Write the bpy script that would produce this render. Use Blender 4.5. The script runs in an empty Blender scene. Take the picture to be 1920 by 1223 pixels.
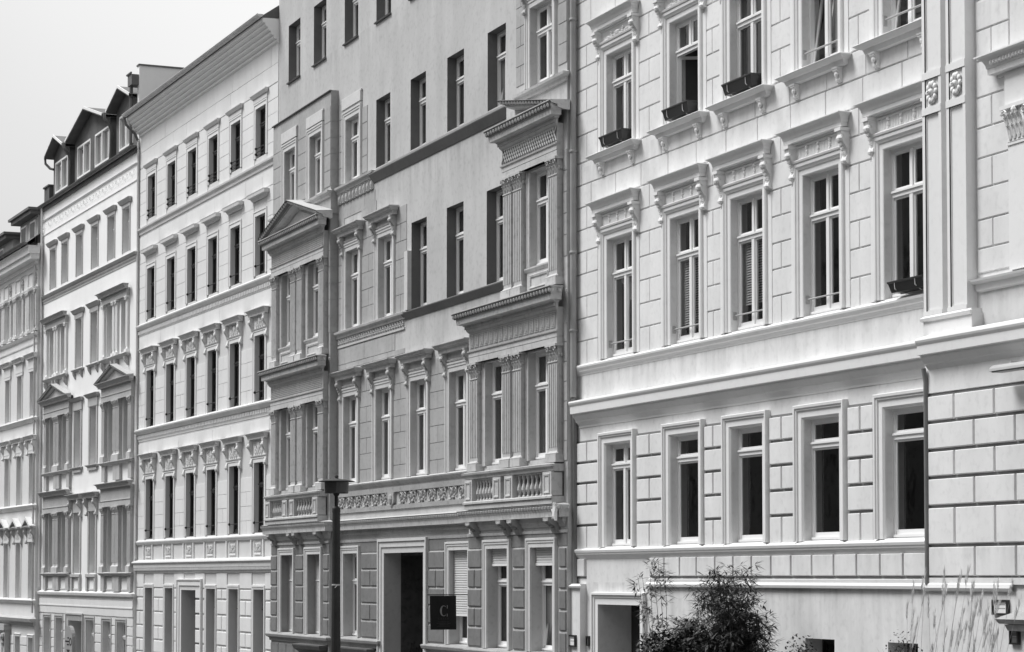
import bpy, math, random
from mathutils import Vector
R = math.radians
sc = bpy.context.scene
C = sc.collection
rnd = random.Random(7)

# ------------------------------------------------------------------ camera, sky, sun, exposure
cam = bpy.data.cameras.new('camera'); cam_o = bpy.data.objects.new('camera', cam); C.objects.link(cam_o)
cam.lens = 82.5; cam.sensor_width = 36; cam.shift_y = 0.1410; cam.clip_end = 3000; cam.clip_start = .5
_F = Vector((-0.92752089, 0.37100836, 0.04536299))
cam_o.location = (0, 0, 3.0); cam_o.rotation_euler = _F.to_track_quat('-Z', 'Y').to_euler()
sc.camera = cam_o
SUN_EL, SUN_AZ = R(56), R(214)          # azimuth measured from +Y (north) clockwise: light comes from the far left, street side
w = bpy.data.worlds.new('World'); sc.world = w; w.use_nodes = True
nt = w.node_tree; nt.nodes.clear()
out = nt.nodes.new('ShaderNodeOutputWorld'); bg = nt.nodes.new('ShaderNodeBackground')
sky = nt.nodes.new('ShaderNodeTexSky'); sky.sky_type = 'NISHITA'; sky.sun_disc = False
sky.sun_elevation = SUN_EL; sky.sun_rotation = SUN_AZ; sky.dust_density = 3; sky.ozone_density = 1
bw = nt.nodes.new('ShaderNodeRGBToBW'); mx = nt.nodes.new('ShaderNodeMix'); mx.data_type = 'RGBA'
mx.inputs[0].default_value = .55                     # a thin, bright overcast laid over the clear sky
tc = nt.nodes.new('ShaderNodeTexCoord'); nz = nt.nodes.new('ShaderNodeTexNoise'); nz.inputs['Scale'].default_value = 2.2; nz.inputs['Detail'].default_value = 5
dp = nt.nodes.new('ShaderNodeVectorMath'); dp.operation = 'DOT_PRODUCT'; dp.inputs[1].default_value = (-.2, .55, .8)     # cloud thins upwards and over the roofs
ad = nt.nodes.new('ShaderNodeMath'); ad.operation = 'MULTIPLY_ADD'; ad.inputs[1].default_value = .06
rp = nt.nodes.new('ShaderNodeMapRange'); rp.interpolation_type = 'SMOOTHSTEP'; rp.inputs[1].default_value = .40; rp.inputs[2].default_value = .60; rp.inputs[3].default_value = 6.1; rp.inputs[4].default_value = 10.0
cb = nt.nodes.new('ShaderNodeCombineColor')
L_ = nt.links.new
L_(tc.outputs['Generated'], nz.inputs['Vector']); L_(tc.outputs['Generated'], dp.inputs[0]); L_(nz.outputs[0], ad.inputs[0]); L_(dp.outputs['Value'], ad.inputs[2]); L_(ad.outputs[0], rp.inputs[0])
for k in range(3): L_(rp.outputs[0], cb.inputs[k])
L_(sky.outputs[0], bw.inputs[0]); L_(bw.outputs[0], mx.inputs[6]); L_(cb.outputs[0], mx.inputs[7])
L_(mx.outputs[2], bg.inputs[0]); bg.inputs[1].default_value = .128; L_(bg.outputs[0], out.inputs[0])
sun = bpy.data.lights.new('sun', 'SUN'); sun.energy = 3.3; sun.angle = R(24); sun.color = (1, 1, 1)
sun_o = bpy.data.objects.new('sun', sun); C.objects.link(sun_o)
_d = Vector((math.sin(SUN_AZ) * math.cos(SUN_EL), math.cos(SUN_AZ) * math.cos(SUN_EL), math.sin(SUN_EL)))
sun_o.rotation_euler = _d.to_track_quat('Z', 'Y').to_euler(); sun_o.location = (-20, -20, 60)
sc.view_settings.view_transform = 'Standard'; sc.view_settings.look = 'None'
sc.view_settings.exposure = .15; sc.view_settings.gamma = 1; sc.view_settings.use_curve_mapping = False
sc.cycles.max_bounces = 8; sc.cycles.transparent_max_bounces = 12

# ------------------------------------------------------------------ materials (all grey: the photograph is black and white)
MATS = {}
def mat(name, v, rough=.85, var=.06, scale=1.2, bump=.15, bscale=60, streak=0., spec=.3, metal=0., grime=0., drips=()):
    m = bpy.data.materials.new(name); m.use_nodes = True; n = m.node_tree; p = n.nodes['Principled BSDF']
    p.inputs['Roughness'].default_value = rough; p.inputs['Specular IOR Level'].default_value = spec; p.inputs['Metallic'].default_value = metal
    g = n.nodes.new('ShaderNodeNewGeometry'); a = n.nodes.new('ShaderNodeTexNoise'); a.inputs['Scale'].default_value = scale; a.inputs['Detail'].default_value = 8; a.inputs['Roughness'].default_value = .65
    n.links.new(g.outputs['Position'], a.inputs['Vector'])
    r = n.nodes.new('ShaderNodeMapRange'); r.inputs[1].default_value = .3; r.inputs[2].default_value = .7
    r.inputs[3].default_value = v * (1 - var); r.inputs[4].default_value = min(.95, v * (1 + var)); n.links.new(a.outputs[0], r.inputs[0])
    val = r.outputs[0]
    def mul(x, y):
        q = n.nodes.new('ShaderNodeMath'); q.operation = 'MULTIPLY'; n.links.new(x, q.inputs[0]); n.links.new(y, q.inputs[1]); return q.outputs[0]
    if streak:
        mp = n.nodes.new('ShaderNodeMapping'); mp.inputs['Scale'].default_value = (1.1, 1.1, .14); n.links.new(g.outputs['Position'], mp.inputs[0])
        s = n.nodes.new('ShaderNodeTexNoise'); s.inputs['Scale'].default_value = 1.6; s.inputs['Detail'].default_value = 6; n.links.new(mp.outputs[0], s.inputs[0])
        r2 = n.nodes.new('ShaderNodeMapRange'); r2.inputs[1].default_value = .38; r2.inputs[2].default_value = .62; r2.inputs[3].default_value = 1 - streak; r2.inputs[4].default_value = 1.0
        n.links.new(s.outputs[0], r2.inputs[0]); val = mul(val, r2.outputs[0])
    if grime:
        s = n.nodes.new('ShaderNodeTexNoise'); s.inputs['Scale'].default_value = 9; s.inputs['Detail'].default_value = 5; n.links.new(g.outputs['Position'], s.inputs[0])
        r3 = n.nodes.new('ShaderNodeMapRange'); r3.inputs[1].default_value = .52; r3.inputs[2].default_value = .75; r3.inputs[3].default_value = 1; r3.inputs[4].default_value = 1 - grime
        n.links.new(s.outputs[0], r3.inputs[0]); val = mul(val, r3.outputs[0])
    if drips:                                             # run-off stains hanging below the ledges
        sx = n.nodes.new('ShaderNodeSeparateXYZ'); n.links.new(g.outputs['Position'], sx.inputs[0])
        mp = n.nodes.new('ShaderNodeMapping'); mp.inputs['Scale'].default_value = (3, 3, .5); n.links.new(g.outputs['Position'], mp.inputs[0])
        s = n.nodes.new('ShaderNodeTexNoise'); s.inputs['Scale'].default_value = 1.5; s.inputs['Detail'].default_value = 5; n.links.new(mp.outputs[0], s.inputs[0])
        for zt, ln, am in drips:
            q = n.nodes.new('ShaderNodeMapRange'); q.inputs[1].default_value = zt - ln; q.inputs[2].default_value = zt; q.inputs[3].default_value = 0; q.inputs[4].default_value = am; n.links.new(sx.outputs[2], q.inputs[0])
            lt = n.nodes.new('ShaderNodeMath'); lt.operation = 'LESS_THAN'; lt.inputs[1].default_value = zt + .05; n.links.new(sx.outputs[2], lt.inputs[0])
            r4 = n.nodes.new('ShaderNodeMapRange'); r4.inputs[1].default_value = .42; r4.inputs[2].default_value = .68; n.links.new(s.outputs[0], r4.inputs[0])
            f = mul(mul(q.outputs[0], lt.outputs[0]), r4.outputs[0]); iv = n.nodes.new('ShaderNodeMath'); iv.operation = 'SUBTRACT'; iv.inputs[0].default_value = 1; n.links.new(f, iv.inputs[1]); val = mul(val, iv.outputs[0])
    cc = n.nodes.new('ShaderNodeCombineColor')
    for k in range(3): n.links.new(val, cc.inputs[k])
    n.links.new(cc.outputs[0], p.inputs['Base Color'])
    if bump:
        b = n.nodes.new('ShaderNodeTexNoise'); b.inputs['Scale'].default_value = bscale; b.inputs['Detail'].default_value = 4; n.links.new(g.outputs['Position'], b.inputs[0])
        bb = n.nodes.new('ShaderNodeBump'); bb.inputs['Strength'].default_value = bump; bb.inputs['Distance'].default_value = .006
        n.links.new(b.outputs[0], bb.inputs['Height']); n.links.new(bb.outputs[0], p.inputs['Normal'])
    MATS[name] = m; return m
M_RW = mat('cream_white_render', .73, streak=.09, grime=.12, var=.07, drips=[(6.84, .5, .24), (2.85, 1.2, .22), (10.6, .8, .08)])
M_RB = mat('smooth_white_blocks', .76, var=.07, grime=.11, streak=.08, drips=[(10.75, .9, .18), (6.1, .5, .14), (14.5, 1, .12), (3.4, .5, .16)])
M_RT = mat('white_trim_paint', .78, rough=.6, var=.03, grime=.06)
M_RJ = mat('joint_shade_and_print_grey', .2, var=.08)  # shade of the block grooves put into a dark grey; also notice print
M_4W = mat('grey_smooth_render', .52, var=.10, streak=.10, grime=.16, scale=.5, drips=[(12.42, 1.1, .22), (8.98, .8, .2), (16.34, .9, .14)])
M_4B = mat('grey_painted_blocks', .40, var=.09, grime=.18, streak=.1)
M_4G = mat('dark_grey_ground_floor_blocks', .19, var=.14, grime=.22, scale=3)
M_4T = mat('pale_grey_trim', .53, var=.09, grime=.28, streak=.1, rough=.75)
M_4L = mat('light_window_surround_paint', .60, var=.06, grime=.12)
M_4S = mat('weathered_stone_grey', .34, var=.14, grime=.3)
M_4D = mat('dark_render_and_shade', .15, var=.12, grime=.1)  # dark reveal paint; also holds the shade of the sloping ledge undersides
M_4H = mat('aged_grey_ornament', .38, var=.12, grime=.35, scale=4)
M_5W = mat('pale_ashlar_render', .74, var=.04, grime=.05, streak=.05)
M_5T = mat('pale_grey_cornice_paint', .66, var=.05, grime=.14)
M_5J = mat('joint_mortar_pale_house', .62, var=.06)
M_7W = mat('bright_white_render', .86, var=.02, grime=.03, streak=.03)
M_7T = mat('stone_grey_trim', .45, var=.08, grime=.2)
M_7D = mat('dark_stone_pilasters', .52, var=.08, grime=.15)
M_8W = mat('light_grey_render', .70, var=.04, grime=.08)
M_8T = mat('light_grey_trim', .70, var=.05, grime=.14)
M_FW = mat('white_window_paint', .82, rough=.4, var=.02, bump=.03)
M_FD = mat('dark_brown_window_wood', .035, rough=.45, var=.2, bump=.1)
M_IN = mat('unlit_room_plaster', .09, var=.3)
M_CU = mat('white_curtain_cloth', .78, var=.15, bump=.4, bscale=14)
M_CG = mat('grey_curtain_cloth', .26, var=.25, bump=.4, bscale=12)
M_ZN = mat('zinc_sheet', .58, rough=.6, var=.15, spec=.4, metal=.1, bump=.05)
M_ZD = mat('weathered_dark_zinc', .14, rough=.55, var=.3, metal=.2, bump=.1)
M_ST4 = mat('dark_moulding', .15, var=.2, grime=.2)  # dark bed tone behind the paler egg-and-dart
M_PE = mat('zinc_drainpipe', .34, var=.2, rough=.55)
M_PD = mat('grey_drainpipe_paint', .2, var=.2, rough=.6)
M_RF = mat('clay_roof_tiles', .12, var=.3, bump=.5, bscale=12)
M_BR = mat('dark_brick', .11, var=.3, bump=.5, bscale=20)
M_BJ = mat('dormer_brick_mortar', .05, var=.3)
M_IR = mat('black_iron', .02, rough=.5, var=.2, bump=.05)
M_RA = mat('grey_painted_rail', .4, rough=.5, var=.1, bump=0)
M_BX = mat('black_plastic', .018, rough=.4, var=.3, bump=.05, spec=.5)
M_LP = mat('lamp_post_paint', .035, rough=.6, var=.3, grime=.3, bump=.2)
M_LG = mat('dark_lamp_glass', .045, rough=.25, var=.15, bump=0, spec=.5)
M_FL = mat('black_banner_cloth', .012, rough=.8, var=.3, bump=.5, bscale=10)
M_LT = mat('grey_banner_print', .22, var=.1, bump=0)
M_LD = mat('dim_banner_print', .05, var=.1, bump=0)
M_SG = mat('sign_enamel', .32, rough=.4, var=.08, bump=0)
M_BK = mat('black_print', .02, rough=.5, var=.1, bump=0)
M_PP = mat('paper_notice', .75, var=.05, bump=0)
M_SH = mat('roller_shutter_slats', .62, rough=.5, var=.05, bump=0)
M_GR = mat('asphalt', .05, var=.3, bump=.6, bscale=90)
M_PV = mat('paving', .13, var=.2, bump=.4, bscale=30)
M_KB = mat('granite_kerb', .3, var=.2)
M_SO = mat('garden_soil', .05, var=.4, bump=.8, bscale=30)
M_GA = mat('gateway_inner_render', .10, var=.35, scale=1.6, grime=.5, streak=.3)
M_LF = mat('bamboo_leaf', .08, rough=.55, var=.5, scale=12, bump=0)
M_LL = mat('pale_bamboo_leaf', .11, rough=.5, var=.4, scale=12, bump=0)
M_ST = mat('cane', .13, var=.3, bump=0)
M_EV = mat('evergreen_leaf', .03, rough=.6, var=.5, scale=14, bump=0)
M_PL = mat('grass_plume', .72, var=.3, scale=10, bump=0)
M_GB = mat('grass_blade', .5, var=.4, scale=10, bump=0)
def glass(name, tint, boost):
    m = bpy.data.materials.new(name); m.use_nodes = True; n = m.node_tree; n.nodes.clear()
    o = n.nodes.new('ShaderNodeOutputMaterial'); mixs = n.nodes.new('ShaderNodeMixShader'); t = n.nodes.new('ShaderNodeBsdfTransparent'); g = n.nodes.new('ShaderNodeBsdfGlossy')
    t.inputs[0].default_value = (tint,) * 3 + (1,); g.inputs['Roughness'].default_value = .03; g.inputs[0].default_value = (.9, .9, .9, 1)
    lw = n.nodes.new('ShaderNodeLayerWeight'); lw.inputs[0].default_value = .5; f = n.nodes.new('ShaderNodeMath'); f.operation = 'POWER'; f.inputs[1].default_value = 5
    ma = n.nodes.new('ShaderNodeMath'); ma.operation = 'MULTIPLY_ADD'; ma.inputs[1].default_value = boost; ma.inputs[2].default_value = .04
    n.links.new(lw.outputs['Facing'], f.inputs[0]); n.links.new(f.outputs[0], ma.inputs[0]); f = ma
    geo = n.nodes.new('ShaderNodeNewGeometry'); a = n.nodes.new('ShaderNodeTexNoise'); a.inputs['Scale'].default_value = 2.2; n.links.new(geo.outputs['Position'], a.inputs[0])
    b = n.nodes.new('ShaderNodeBump'); b.inputs['Strength'].default_value = .25; b.inputs['Distance'].default_value = .02; n.links.new(a.outputs[0], b.inputs['Height'])
    n.links.new(b.outputs[0], g.inputs['Normal'])
    n.links.new(f.outputs[0], mixs.inputs[0]); n.links.new(t.outputs[0], mixs.inputs[1]); n.links.new(g.outputs[0], mixs.inputs[2]); n.links.new(mixs.outputs[0], o.inputs[0]); return m
M_GL = glass('window_glass', .6, 1.6)
M_GK = glass('dark_window_glass', .5, .9)

# ------------------------------------------------------------------ mesh helpers: x along the facade, o outwards, z up
class MB:
    def __init__(s): s.v = []; s.f = []; s.m = []; s.cur = 0
    def P(s, x, o, z): s.v.append((x, -o, z)); return len(s.v) - 1
    def F(s, *i): s.f.append(tuple(i)); s.m.append(s.cur)
    def quad(s, a, b, c, d): s.F(*[s.P(*p) for p in (a, b, c, d)])
    def box(s, x0, x1, o0, o1, z0, z1):
        i = [s.P(x, o, z) for x in (x0, x1) for o in (o0, o1) for z in (z0, z1)]
        for f in ((0, 1, 3, 2), (4, 6, 7, 5), (0, 4, 5, 1), (2, 3, 7, 6), (0, 2, 6, 4), (1, 5, 7, 3)): s.F(*[i[k] for k in f])
    def block(s, x0, x1, o0, o1, z0, z1, b):            # stone with chamfered front edges
        i = [s.P(x, o0, z) for x, z in ((x0, z0), (x1, z0), (x1, z1), (x0, z1))]
        k = [s.P(x, o1 - b, z) for x, z in ((x0, z0), (x1, z0), (x1, z1), (x0, z1))]
        j = [s.P(x, o1, z) for x, z in ((x0 + b, z0 + b * 1.6), (x1 - b, z0 + b * 1.6), (x1 - b, z1 - b), (x0 + b, z1 - b))]
        for q in range(4):
            r = (q + 1) % 4; s.F(i[q], i[r], k[r], k[q]); s.F(k[q], k[r], j[r], j[q])
        s.F(*j)
    def strip(s, rows, closed=False):
        n = len(rows[0])
        ids = [[s.P(*p) for p in r] for r in rows]
        for a, b in zip(ids, ids[1:]):
            for q in range(n - 1 + (1 if closed else 0)): s.F(a[q], a[(q + 1) % n], b[(q + 1) % n], b[q])
        return ids
    def mould(s, prof, x0, x1, o=0., z=0., left=True, right=True):     # cornice with mitred returns; profile (out, z)
        rows = []
        for (a, h) in prof:
            l = x0 - a if left else x0; r = x1 + a if right else x1
            rows.append([(l, o if left else o + a, z + h), (l, o + a, z + h), (r, o + a, z + h), (r, o if right else o + a, z + h)])
        s.strip(rows)
    def surround(s, prof, x0, x1, z0, z1, o=0., sill=False):           # architrave round an opening; profile (width, out)
        rows = []
        for (a, h) in prof:
            if sill: rows.append([(x0 - a, o + h, z0 - a), (x0 - a, o + h, z1 + a), (x1 + a, o + h, z1 + a), (x1 + a, o + h, z0 - a), (x0 - a, o + h, z0 - a)])
            else: rows.append([(x0 - a, o + h, z0), (x0 - a, o + h, z1 + a), (x1 + a, o + h, z1 + a), (x1 + a, o + h, z0)])
        s.strip(rows)
    def extr(s, poly, x0, x1):                                         # side profile (out, z) pulled along x
        a = [s.P(x0, o, z) for o, z in poly]; b = [s.P(x1, o, z) for o, z in poly]; n = len(poly)
        s.F(*a); s.F(*b)
        for q in range(n): s.F(a[q], a[(q + 1) % n], b[(q + 1) % n], b[q])
    def front(s, poly, o0, o1):                                        # front outline (x, z) pulled outwards
        a = [s.P(x, o0, z) for x, z in poly]; b = [s.P(x, o1, z) for x, z in poly]; n = len(poly)
        s.F(*b)
        for q in range(n): s.F(a[q], a[(q + 1) % n], b[(q + 1) % n], b[q])
    def lathe(s, cx, co, prof, n=10, sq=1.):
        s.strip([[(cx + r * math.cos(2 * math.pi * k / n), co + sq * r * math.sin(2 * math.pi * k / n), z) for k in range(n)] for r, z in prof], True)
    def blob(s, x, o, z, rx, ro, rz, n=6, m=4):
        s.strip([[(x + rx * math.sin(math.pi * i / m) * math.cos(2 * math.pi * k / n), o + ro * math.sin(math.pi * i / m) * math.sin(2 * math.pi * k / n), z + rz * math.cos(math.pi * i / m)) for k in range(n)] for i in range(m + 1)], True)
    def tube(s, pts, r, n=6, r2=None):
        pts = [Vector(p) for p in pts]; rows = []
        for i, p in enumerate(pts):
            d = (pts[min(i + 1, len(pts) - 1)] - pts[max(i - 1, 0)]).normalized()
            u = d.cross(Vector((0, 0, 1)) if abs(d.z) < .9 else Vector((1, 0, 0))).normalized(); w_ = d.cross(u)
            rr = r if r2 is None else r + (r2 - r) * i / (len(pts) - 1)
            rows.append([tuple(p + (u * math.cos(2 * math.pi * k / n) + w_ * math.sin(2 * math.pi * k / n)) * rr) for k in range(n)])
        s.strip(rows, True)
    def spiral(s, cx, o, cz, r0, turns, th, flip=1, n=10, a0=0.):
        s.tube([(cx + flip * r0 * (1 - .85 * k / n) * math.cos(a0 + turns * 2 * math.pi * k / n), o, cz + r0 * (1 - .85 * k / n) * math.sin(a0 + turns * 2 * math.pi * k / n)) for k in range(n + 1)], th, 4, th * .7)
    def mesh(s, name, mats, smooth=False):
        me = bpy.data.meshes.new(name); me.from_pydata(s.v, [], s.f)
        for m in (mats if isinstance(mats, (list, tuple)) else [mats]): me.materials.append(m)
        if any(s.m): me.polygons.foreach_set('material_index', s.m)
        if smooth: me.polygons.foreach_set('use_smooth', [True] * len(me.polygons))
        me.update(); return me
def link(name, me, parent=None, loc=(0, 0, 0)):
    o = bpy.data.objects.new(name, me); C.objects.link(o); o.parent = parent; o.location = (loc[0], -loc[1], loc[2]); return o
def add(name, mb, m, parent=None, smooth=False, loc=(0, 0, 0), **kw):
    o = link(name, mb.mesh(name, m, smooth), parent, loc)
    for k, v in kw.items(): o[k] = v
    return o
CACHE = {}
def inst(name, key, fn, m, parent, loc=(0, 0, 0), smooth=False):       # alike parts share their mesh
    if key not in CACHE:
        mb = MB(); fn(mb); CACHE[key] = mb.mesh(name, m, smooth)
    return link(name, CACHE[key], parent, loc)
def thing(name, label, cat, loc=(0, 0, 0), rz=0., group=None):
    e = bpy.data.objects.new(name, None); C.objects.link(e); e.location = loc; e.rotation_euler = (0, 0, rz); e.empty_display_size = .3
    e['label'] = label; e['category'] = cat
    if group: e['group'] = group
    return e
def tag(o, label, cat, group=None):
    o['label'] = label; o['category'] = cat
    if group: o['group'] = group
    return o

COUNT = {}
def blocks(H, rects, o=0., t=.02, gap=.02, b=.006, m=None, name='stone_block'):
    for (x0, x1, z0, z1) in rects:
        if x1 - x0 < gap * 2: continue
        w_, h_ = round(x1 - x0 - gap, 3), round(z1 - z0 - gap, 3); k = (H.name, name, w_, h_, t, b, m.name)
        tt = t + rnd.choice((0, .001, .002, -.001))
        if COUNT.get((H.name, name), 0) < 296:
            COUNT[(H.name, name)] = COUNT.get((H.name, name), 0) + 1
            inst(name, k, lambda q: q.block(0, w_, -.002, t, 0, h_, b), m, H, (x0 + gap / 2, o + tt - t, z0 + gap / 2))
        else:
            EXTRA.setdefault((H.name, m.name), []).append((H, x0 + gap / 2, x1 - gap / 2, o, o + tt, z0 + gap / 2, z1 - gap / 2, b, m))
EXTRA = {}
def courses(x0, x1, zs, alt=0, split=True):                            # a pier: whole and halved courses in turn
    r = []
    for i, (a, b) in enumerate(zip(zs, zs[1:])):
        if split and (i + alt) % 2: xm = (x0 + x1) / 2; r += [(x0, xm, a, b), (xm, x1, a, b)]
        else: r.append((x0, x1, a, b))
    return r
def bond(x0, x1, z0, z1, L, off=0.):
    r = []; x = x0 - off
    while x < x1 - .02:
        a, b = max(x, x0), min(x + L, x1)
        if b - a > .05: r.append((a, b, z0, z1))
        x += L
    return r
def wall(H, x0, x1, z0, z1, ops, o=0., m=None, rev=.3, room=1.2, rm=None, name='wall', sides=None, side_depth=9.):
    """front sheet with real openings, their reveals, and an unlit room behind each"""
    mb = MB(); xs = sorted({x0, x1} | {v for q in ops for v in q[:2]}); zs = sorted({z0, z1} | {v for q in ops for v in q[2:4]})
    for i in range(len(xs) - 1):
        cx = (xs[i] + xs[i + 1]) / 2; run = None
        for j in range(len(zs) - 1):
            cz = (zs[j] + zs[j + 1]) / 2
            solid = not any(q[0] < cx < q[1] and q[2] < cz < q[3] for q in ops)
            if solid and run is None: run = zs[j]
            if not solid and run is not None: mb.quad((xs[i], o, run), (xs[i + 1], o, run), (xs[i + 1], o, zs[j]), (xs[i], o, zs[j])); run = None
        if run is not None: mb.quad((xs[i], o, run), (xs[i + 1], o, run), (xs[i + 1], o, z1), (xs[i], o, z1))
    for q in ops:
        a, b, c, d = q[:4]; dp = q[4] if len(q) > 4 else rev; mi = q[5] if len(q) > 5 else 0
        mb.cur = mi; r_ = o - dp
        for e in (((a, o, c), (a, r_, c), (a, r_, d), (a, o, d)), ((b, o, c), (b, r_, c), (b, r_, d), (b, o, d)), ((a, o, c), (b, o, c), (b, r_, c), (a, r_, c)), ((a, o, d), (b, o, d), (b, r_, d), (a, r_, d))): mb.quad(*e)
        mb.cur = 1; k = r_ - room
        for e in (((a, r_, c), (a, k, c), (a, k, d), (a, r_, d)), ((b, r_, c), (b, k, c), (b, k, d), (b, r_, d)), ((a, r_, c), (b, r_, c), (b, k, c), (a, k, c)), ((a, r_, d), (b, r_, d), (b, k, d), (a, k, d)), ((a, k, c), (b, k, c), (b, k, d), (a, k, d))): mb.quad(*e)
        mb.cur = 0
    for sx, od in (sides or []): mb.quad((sx, o, z0), (sx, od, z0), (sx, od, z1), (sx, o, z1))
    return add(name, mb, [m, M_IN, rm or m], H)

# ------------------------------------------------------------------ windows
def window(H, x, z, w_, h_, o=0., dep=.14, fm=None, tr=.70, mull=True, glassm=None, curtain=None, fw=.055, open_leaf=None, low=.09):
    fm = fm or M_FW; gm = glassm or M_GL; key = (w_, h_, dep, fm.name, tr, mull, fw, low, open_leaf)
    zt = h_ * tr; p = -dep
    def fr(b):
        b.box(.0, fw, p - .07, p, 0, h_); b.box(w_ - fw, w_, p - .07, p, 0, h_); b.box(fw, w_ - fw, p - .07, p, h_ - fw, h_); b.box(fw, w_ - fw, p - .07, p - .002, 0, fw)
        b.box(fw, w_ - fw, p - .07, p + .012, zt - .05, zt + .05); b.box(fw - .01, w_ - fw + .01, p - .02, p + .035, zt + .012, zt + .042)
        b.box(fw, w_ - fw, p - .02, p + .03, fw - .02, fw + .015)
        if mull and open_leaf != 'inward': b.box(w_ / 2 - .045, w_ / 2 + .045, p - .072, p + .006, fw, zt - .05)
        if mull: b.box(w_ / 2 - .035, w_ / 2 + .035, p - .072, p + .004, zt + .05, h_ - fw)
        lights = [(fw, w_ / 2 - .04), (w_ / 2 + .04, w_ - fw)] if mull else [(fw, w_ - fw)]
        for n_, (a, c) in enumerate(lights):                            # casement leaves inside the frame
            for k_, (e, f) in enumerate(((fw, zt - .05), (zt + .05, h_ - fw))):
                if k_ == 0 and open_leaf and n_ == 0: continue
                if k_ == 0 and open_leaf == 'inward': continue
                l = .035
                b.box(a, a + l, p - .055, p - .018, e, f); b.box(c - l, c, p - .055, p - .018, e, f)
                b.box(a + l, c - l, p - .055, p - .018, e, e + (low if k_ == 0 else l)); b.box(a + l, c - l, p - .055, p - .018, f - l, f)
    wo = inst('window', ('frame',) + key, fr, fm, H, (x, o, z))
    lights = [(fw, w_ / 2 - .04), (w_ / 2 + .04, w_ - fw)] if mull else [(fw, w_ - fw)]
    for n_, (a, c) in enumerate(lights):
        for k_, (e, f) in enumerate(((fw + .02, zt - .07), (zt + .07, h_ - fw - .02))):
            if k_ == 0 and open_leaf and (n_ == 0 or open_leaf == 'inward'): continue
            inst('pane', ('pane', a, c, e, f, p, gm.name), lambda b: b.quad((a + .02, p - .038, e), (c - .02, p - .038, e), (c - .02, p - .038, f), (a + .02, p - .038, f)), gm, wo)
    if open_leaf == 'tilt':                                            # lower left leaf tipped inwards at the top
        a, c = lights[0]; e, f = fw, zt - .05; lean = .17
        def lf(b):
            def bar(x0, x1, z0, z1):
                def q(xx, zz, oo): return (xx, p - .02 - oo - lean * (zz - e) / (f - e), zz)
                i = [b.P(*q(xx, zz, oo)) for xx in (x0, x1) for oo in (0, .04) for zz in (z0, z1)]
                for ff in ((0, 1, 3, 2), (4, 6, 7, 5), (0, 4, 5, 1), (2, 3, 7, 6), (0, 2, 6, 4), (1, 5, 7, 3)): b.F(*[i[k] for k in ff])
            bar(a, a + .05, e, f); bar(c - .05, c, e, f); bar(a, c, e, e + .07); bar(a, c, f - .05, f)
        inst('tilted_leaf', ('tilt',) + key, lf, fm, wo)
        inst('pane', ('tpane',) + key, lambda b: b.quad((a, p - .04, e), (c, p - .04, e), (c, p - .04 - lean, f), (a, p - .04 - lean, f)), gm, wo)
    if open_leaf == 'inward':                                          # both lower leaves swung into the room
        for sx, dr, ang in ((fw, 1, R(62)), (w_ - fw, -1, R(80))):
            L = w_ / 2 - .06; e, f = fw, zt - .05
            def lf(b, sx=sx, dr=dr, ang=ang):
                def pt(u, zz, k): return (sx + dr * u * math.cos(ang) + dr * k * math.sin(ang), p - .03 - u * math.sin(ang) + k * math.cos(ang), zz)
                for (u0, u1, z0, z1) in ((0, .05, e, f), (L - .05, L, e, f), (.05, L - .05, e, e + .07), (.05, L - .05, f - .05, f)):
                    i = [b.P(*pt(u, zz, k)) for u in (u0, u1) for k in (0, .04) for zz in (z0, z1)]
                    for ff in ((0, 1, 3, 2), (4, 6, 7, 5), (0, 4, 5, 1), (2, 3, 7, 6), (0, 2, 6, 4), (1, 5, 7, 3)): b.F(*[i[k] for k in ff])
            inst('open_leaf', ('inw', dr) + key, lf, fm, wo)
    if curtain:
        ty, lv, cm = curtain                                           # type, length fraction, material
        def cf(b):
            q = p - .10; n = 15
            if ty == 'blind':
                k = 0; zz = h_ * tr - .06
                while zz > h_ * tr * (1 - lv):
                    b.quad((fw + .05, q + .008, zz), (w_ - fw - .05, q + .008, zz), (w_ - fw - .05, q - .004, zz + .03), (fw + .05, q - .004, zz + .03)); zz -= .042
            else:
                x0, x1 = {'full': (fw, w_ - fw), 'left': (fw, w_ * .38), 'sides': (fw, w_ * .26), 'right': (w_ * .62, w_ - fw), 'swag': (fw, w_ - fw)}[ty]
                for (x0, x1) in ([(x0, x1)] if ty != 'sides' else [(fw, w_ * .24), (w_ * .76, w_ - fw)]):
                    rows = []
                    for zz in (0, 1):
                        row = []
                        for k in range(n * 2 + 1):
                            u = k / (2 * n); xx = x0 + (x1 - x0) * u; zb = h_ * (1 - lv)
                            if ty == 'swag': zb = h_ * (tr - lv * u)
                            row.append((xx, q + .025 * math.sin(k * 1.7), (h_ - .03 if ty != 'swag' else zt - .06) if zz else zb))
                        rows.append(row)
                    b.strip(rows)
        inst('curtain', ('cur', ty, lv, cm.name) + key, cf, cm, wo)
    return wo
def child(wo, name, key, fn, m, smooth=False, loc=(0, 0, 0)): return inst(name, key, fn, m, wo, loc, smooth)
def acan(b, x, o, z, w_, h_, curl=.06):
    rows = []
    for t_, ww, oo, zz in ((0, .55, 0, 0), (.3, .9, .008, .33), (.6, 1., .02, .66), (.85, .8, .75 * curl, .92), (1, .45, curl, 1.0), (1.1, .2, curl * 1.15, .86)):
        rows.append([(x - w_ * ww / 2, o + oo, z + h_ * zz), (x - w_ * ww / 4, o + oo + .014, z + h_ * (zz + .02)), (x, o + oo + .004, z + h_ * zz), (x + w_ * ww / 4, o + oo + .014, z + h_ * (zz + .02)), (x + w_ * ww / 2, o + oo, z + h_ * zz)])
    b.strip(rows)
SCROLL = [(0, 0), (.02, .02), (.06, .04), (.085, .10), (.07, .17), (.045, .25), (.05, .34), (.09, .44), (.135, .52), (.155, .60), (.14, .66), (.15, .70), (.15, .74), (0, .74)]
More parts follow.
